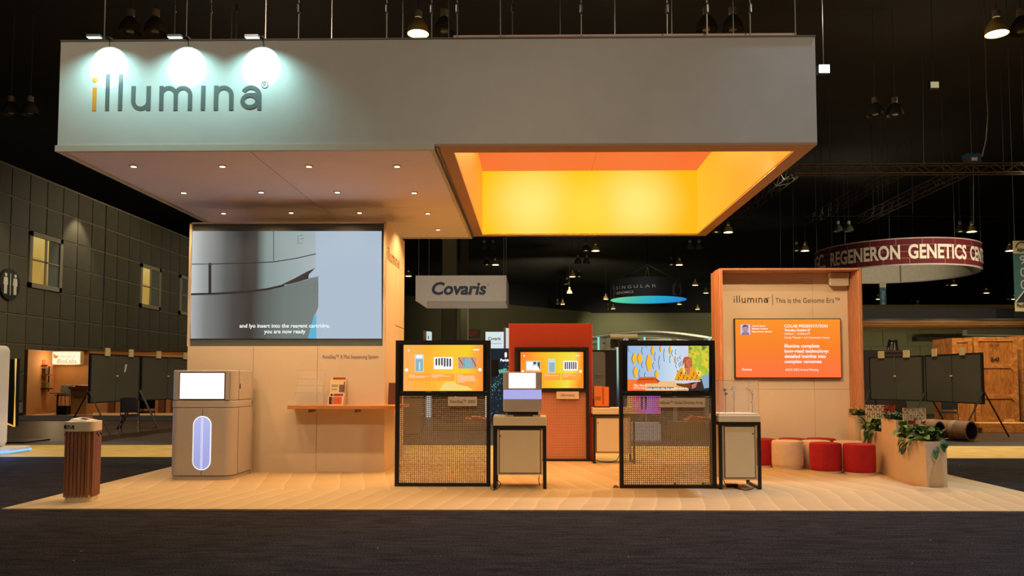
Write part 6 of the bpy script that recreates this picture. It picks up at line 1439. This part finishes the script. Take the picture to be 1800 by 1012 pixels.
lamps = [(229, 50, 0, 'left of the unlit pair above the first glowing circle'), (273, 50, 0, 'right of the unlit pair above the first glowing circle'),
 (735, 52, 2, 'bright lit lamp just above the header top edge'), (781, 50, 0, 'unlit lamp right beside the brightest lamp over the header'),
 (1242, 47, 0, 'left of the unlit pair above the right end of the header'), (1288, 47, 0, 'right of the unlit pair above the right end of the header'),
 (1752, 52, 2, 'large lit lamp near the top right corner'), (1795, 50, 0, 'unlit lamp cut by the right edge, beside the large lit one'),
 (19, 195, 0, 'leftmost dim lamp left of the header'), (53, 195, 0, 'second dim lamp left of the header'),
 (1538, 197, 0, 'left of the dim pair in the dark right of the header'), (1573, 197, 0, 'right of the dim pair in the dark right of the header'),
 (1259, 405, 1, 'half lit lamp at the rear right corner of the glowing opening'), (1280, 405, 2, 'lit lamp at the rear right corner of the glowing opening'),
 (1473, 403, 0, 'left of the unlit pair above the ring sign'), (1492, 403, 0, 'right of the unlit pair above the ring sign'),
 (1688, 404, 1, 'half lit lamp above the right part of the ring sign'), (1708, 404, 2, 'bright lamp above the right part of the ring sign'),
 (851, 435, 0, 'left of the unlit pair above the box sign'), (867, 435, 0, 'right of the unlit pair above the box sign'),
 (1030, 438, 1, 'half lit lamp between box sign and drum sign'), (1047, 438, 2, 'bright lamp between box sign and drum sign'),
 (1213, 435, 0, 'left of the unlit pair right above the drum sign'), (1229, 435, 0, 'right of the unlit pair right above the drum sign'),
 (856, 463, 1, 'half lit lamp just above the box sign wordmark'), (871, 463, 2, 'lit lamp just above the right end of the box sign'),
 (1016, 460, 0, 'left of the unlit far pair beside the drum sign'), (1031, 460, 0, 'right of the unlit far pair beside the drum sign'),
 (1180, 463, 1, 'half lit lamp right of the drum sign slings'), (1194, 463, 2, 'lit lamp right of the drum sign slings'),
 (1400, 438, 1, 'half lit lamp left of the ring sign'), (1415, 438, 2, 'lit lamp touching the left end of the ring sign'),
 (1006, 484, 2, 'far lit lamp right of the box sign'), (1018, 484, 1, 'far half lit lamp right of the box sign'),
 (996, 497, 0, 'far unlit lamp below the lit one right of the box sign'), (1001, 513, 2, 'far lit lamp halfway down between the two signs'),
 (980, 533, 1, 'far half lit lamp low between the two signs'), (989, 533, 2, 'far lit lamp low between the two signs'),
 (1069, 541, 1, 'far half lit lamp under the left of the drum sign'), (1078, 541, 2, 'far lit lamp under the left of the drum sign'),
 (1065, 524, 2, 'far lit lamp at the left rim of the drum sign'), (1194, 533, 2, 'far lit lamp under the right of the drum sign'),
 (1241, 513, 2, 'far lit lamp right of the drum sign'), (1222, 499, 2, 'small far lit lamp above right of the drum sign'), (1226, 542, 2, 'lowest far lit lamp near the presentation wall'),
 (718, 483, 2, 'lit lamp at the left edge of the box sign'), (1665, 499, 1, 'half lit lamp under the ring sign'), (1677, 499, 2, 'lit lamp under the right half of the ring sign'),
 (1734, 513, 2, 'far lit lamp left of the aisle banner 900'), (1603, 534, 1, 'far half lit lamp beside the narrow aisle banner'), (1613, 534, 2, 'far lit lamp beside the narrow aisle banner'),
 (1544, 524, 2, 'far lit lamp touching the narrow aisle banner on its left'), (1772, 524, 1, 'far half lit lamp at the foot of the aisle banner 900'), (1782, 524, 2, 'far lit lamp at the foot of the aisle banner 900'), (1775, 438, 2, 'lit lamp left of the top of the aisle banner 900')]
for px, py, lit, lb in lamps:
    Y = 8.9 * F / (664 - py); p = P(px, py, Y)
    if lit not in protos: protos[lit] = bay(lit, 'high-bay hall lamp: ' + lb, tuple(p)); t = protos[lit]
    else: t = dup(protos[lit], tuple(p), 0, 'x')
    t['label'] = {0: 'unlit high-bay lamp, ', 1: 'high-bay lamp, ', 2: 'high-bay lamp, '}[lit] + lb
    t['group'] = 'high-bay lamps under the hall ceiling'
# square flood lamps in the dark at right
for px, py, Y, lit, lb in ((1449, 121, 17, 1, 'bright square flood lamp beside the upper right edge of the header'), (1643, 149, 22, 0, 'dim square flood lamp hanging in the dark upper right')):
    p = P(px, py, Y); s_ = .13
    t = thing('flood_lamp', lb, 'lamp', tuple(p)); obj('body', B().box(-s_, s_, .0, .12, -s_ * .8, s_ * .8), black, t, W=False, bevel=.01)
    obj('lens', B().box(-s_ * .85, s_ * .85, -.01, 0, -s_ * .65, s_ * .65), emit('flood_lens', (240, 250, 245), 8) if lit else emit('dim_lens', (190, 176, 130), .8), t, W=False)
    obj('yoke', B().bar((0, .06, s_ * .8), (0, .06, 14 - p.z), .012), greym, t, W=False)
trm = mat('truss_alu', (96, 90, 80), .45, .5, var=.1)
def truss(A, Bv, w, label):
    A, Bv = Vector(A), Vector(Bv); d = (Bv - A); L = d.length; d.normalize(); n = d.cross(Vector((0, 0, 1))).normalized() * w / 2; u = Vector((0, 0, w / 2))
    t = thing('lighting_truss', label, 'truss', tuple((A + Bv) / 2), group='lighting trusses'); cs_ = [n + u, n - u, -n + u, -n - u]
    for c in cs_: obj('chord', B().bar(A + c, Bv + c, .025), trm, t)
    b = B(); k = int(L / (w * 1.3))
    for i in range(k):
        p, q_ = A + d * L * i / k, A + d * L * (i + 1) / k
        if i % 2: p, q_ = q_, p
        b.bar(p + n + u, q_ + n - u, .014); b.bar(p - n + u, q_ - n - u, .014); b.bar(p + n + u, q_ - n + u, .012); b.bar(p + n - u, q_ - n - u, .012)
    obj('lacing', b, trm, t, kind='stuff')
    for q_ in (.15, .85):
        p = A + d * L * q_; obj('hanger', B().tube([(p.x, p.y, p.z), (p.x, p.y, 14)], .015, 4), trm, t)
    return t
Yt = 31.0; zt = P(1600, 297, Yt).z; x14, x18 = P(1395, 297, Yt).x, P(1830, 297, Yt).x
truss((x14, Yt, zt), (x18, Yt, zt), .36, 'long horizontal black lighting truss across the dark upper right')
for px, lb in ((1400, 'receding truss beside the lower right edge of the header'), (1585, 'middle receding truss behind the horizontal one'), (1700, 'right receding truss behind the horizontal one')):
    x = P(px, 297, Yt).x; truss((x, Yt + .3, zt), (x, Yt + 10, zt), .4, lb)
tag(obj('rigging_pipe', B().tube([P(1255, 380, 52), P(1900, 380, 52)], .035, 5), greym), 'thin horizontal rigging pipe above the ring sign', 'pipe')
p = P(1708, 278, Yt); t = thing('chain_hoist', 'blue and grey chain hoist on top of the horizontal truss', 'hoist', tuple(p))
obj('body', B().box(-.28, .28, -.15, .15, -.2, .12), mat('hoist_grey', (84, 84, 80), .5), t, W=False); obj('blue_cover', B().box(-.3, .3, -.17, .17, .0, .14), mat('hoist_blue', (50, 96, 140), .5), t, W=False); obj('plate', B().box(-.1, .12, -.18, -.171, -.14, -.01), paper, t, W=False)
obj('chain', B().tube([(0, 0, .14), (0, 0, 14 - p.z)], .014, 4), greym, t, W=False)
b = B(); pts = [Vector((P(1733, 115, 24).x, 24, 14)), P(1733, 115, 24), P(1734, 160, 24), P(1737, 200, 24), P(1734, 245, 24), P(1727, 275, 24)]
tag(obj('hanging_cable', B().tube(pts, .018, 5), mat('cable_grey', (130, 122, 104), .6)), 'loose grey cable hanging in the dark upper right', 'cable')
for px, y0, y1, lb in ((1624, 175, 290, 'left'), (1711, 300, 395, 'right')):
    tag(obj('rigging_wire', B().tube([P(px, y0 - 6, 31), P(px, y1, 31)] if px > 1700 else [Vector((P(px, y0, 30).x, 30, 14)), P(px, y1, 30)], .014, 4), greym), lb + ' vertical rigging wire at the horizontal truss in the upper right', 'wire')
for px in (1372, 1395, 1605):
    tag(obj('drop_wire', B().tube([Vector((P(px, 330, 42).x, 42, 14)), P(px, 470 if px < 1500 else 420, 42)], .014, 4), trm), 'thin drop wire, ' + {1372: 'leftmost of those left of the ring sign', 1395: 'right one of those left of the ring sign', 1605: 'single one above the ring sign lettering'}[px], 'wire')
tag(obj('carpet_edge_tape', B().box(cl, cr, GY0 - .1, GY0 - .0, .001, .016), mat('yellow_tape', (255, 214, 90), .4, var=0)), 'bright yellow tape along the rear edge of the booth carpet', 'tape')
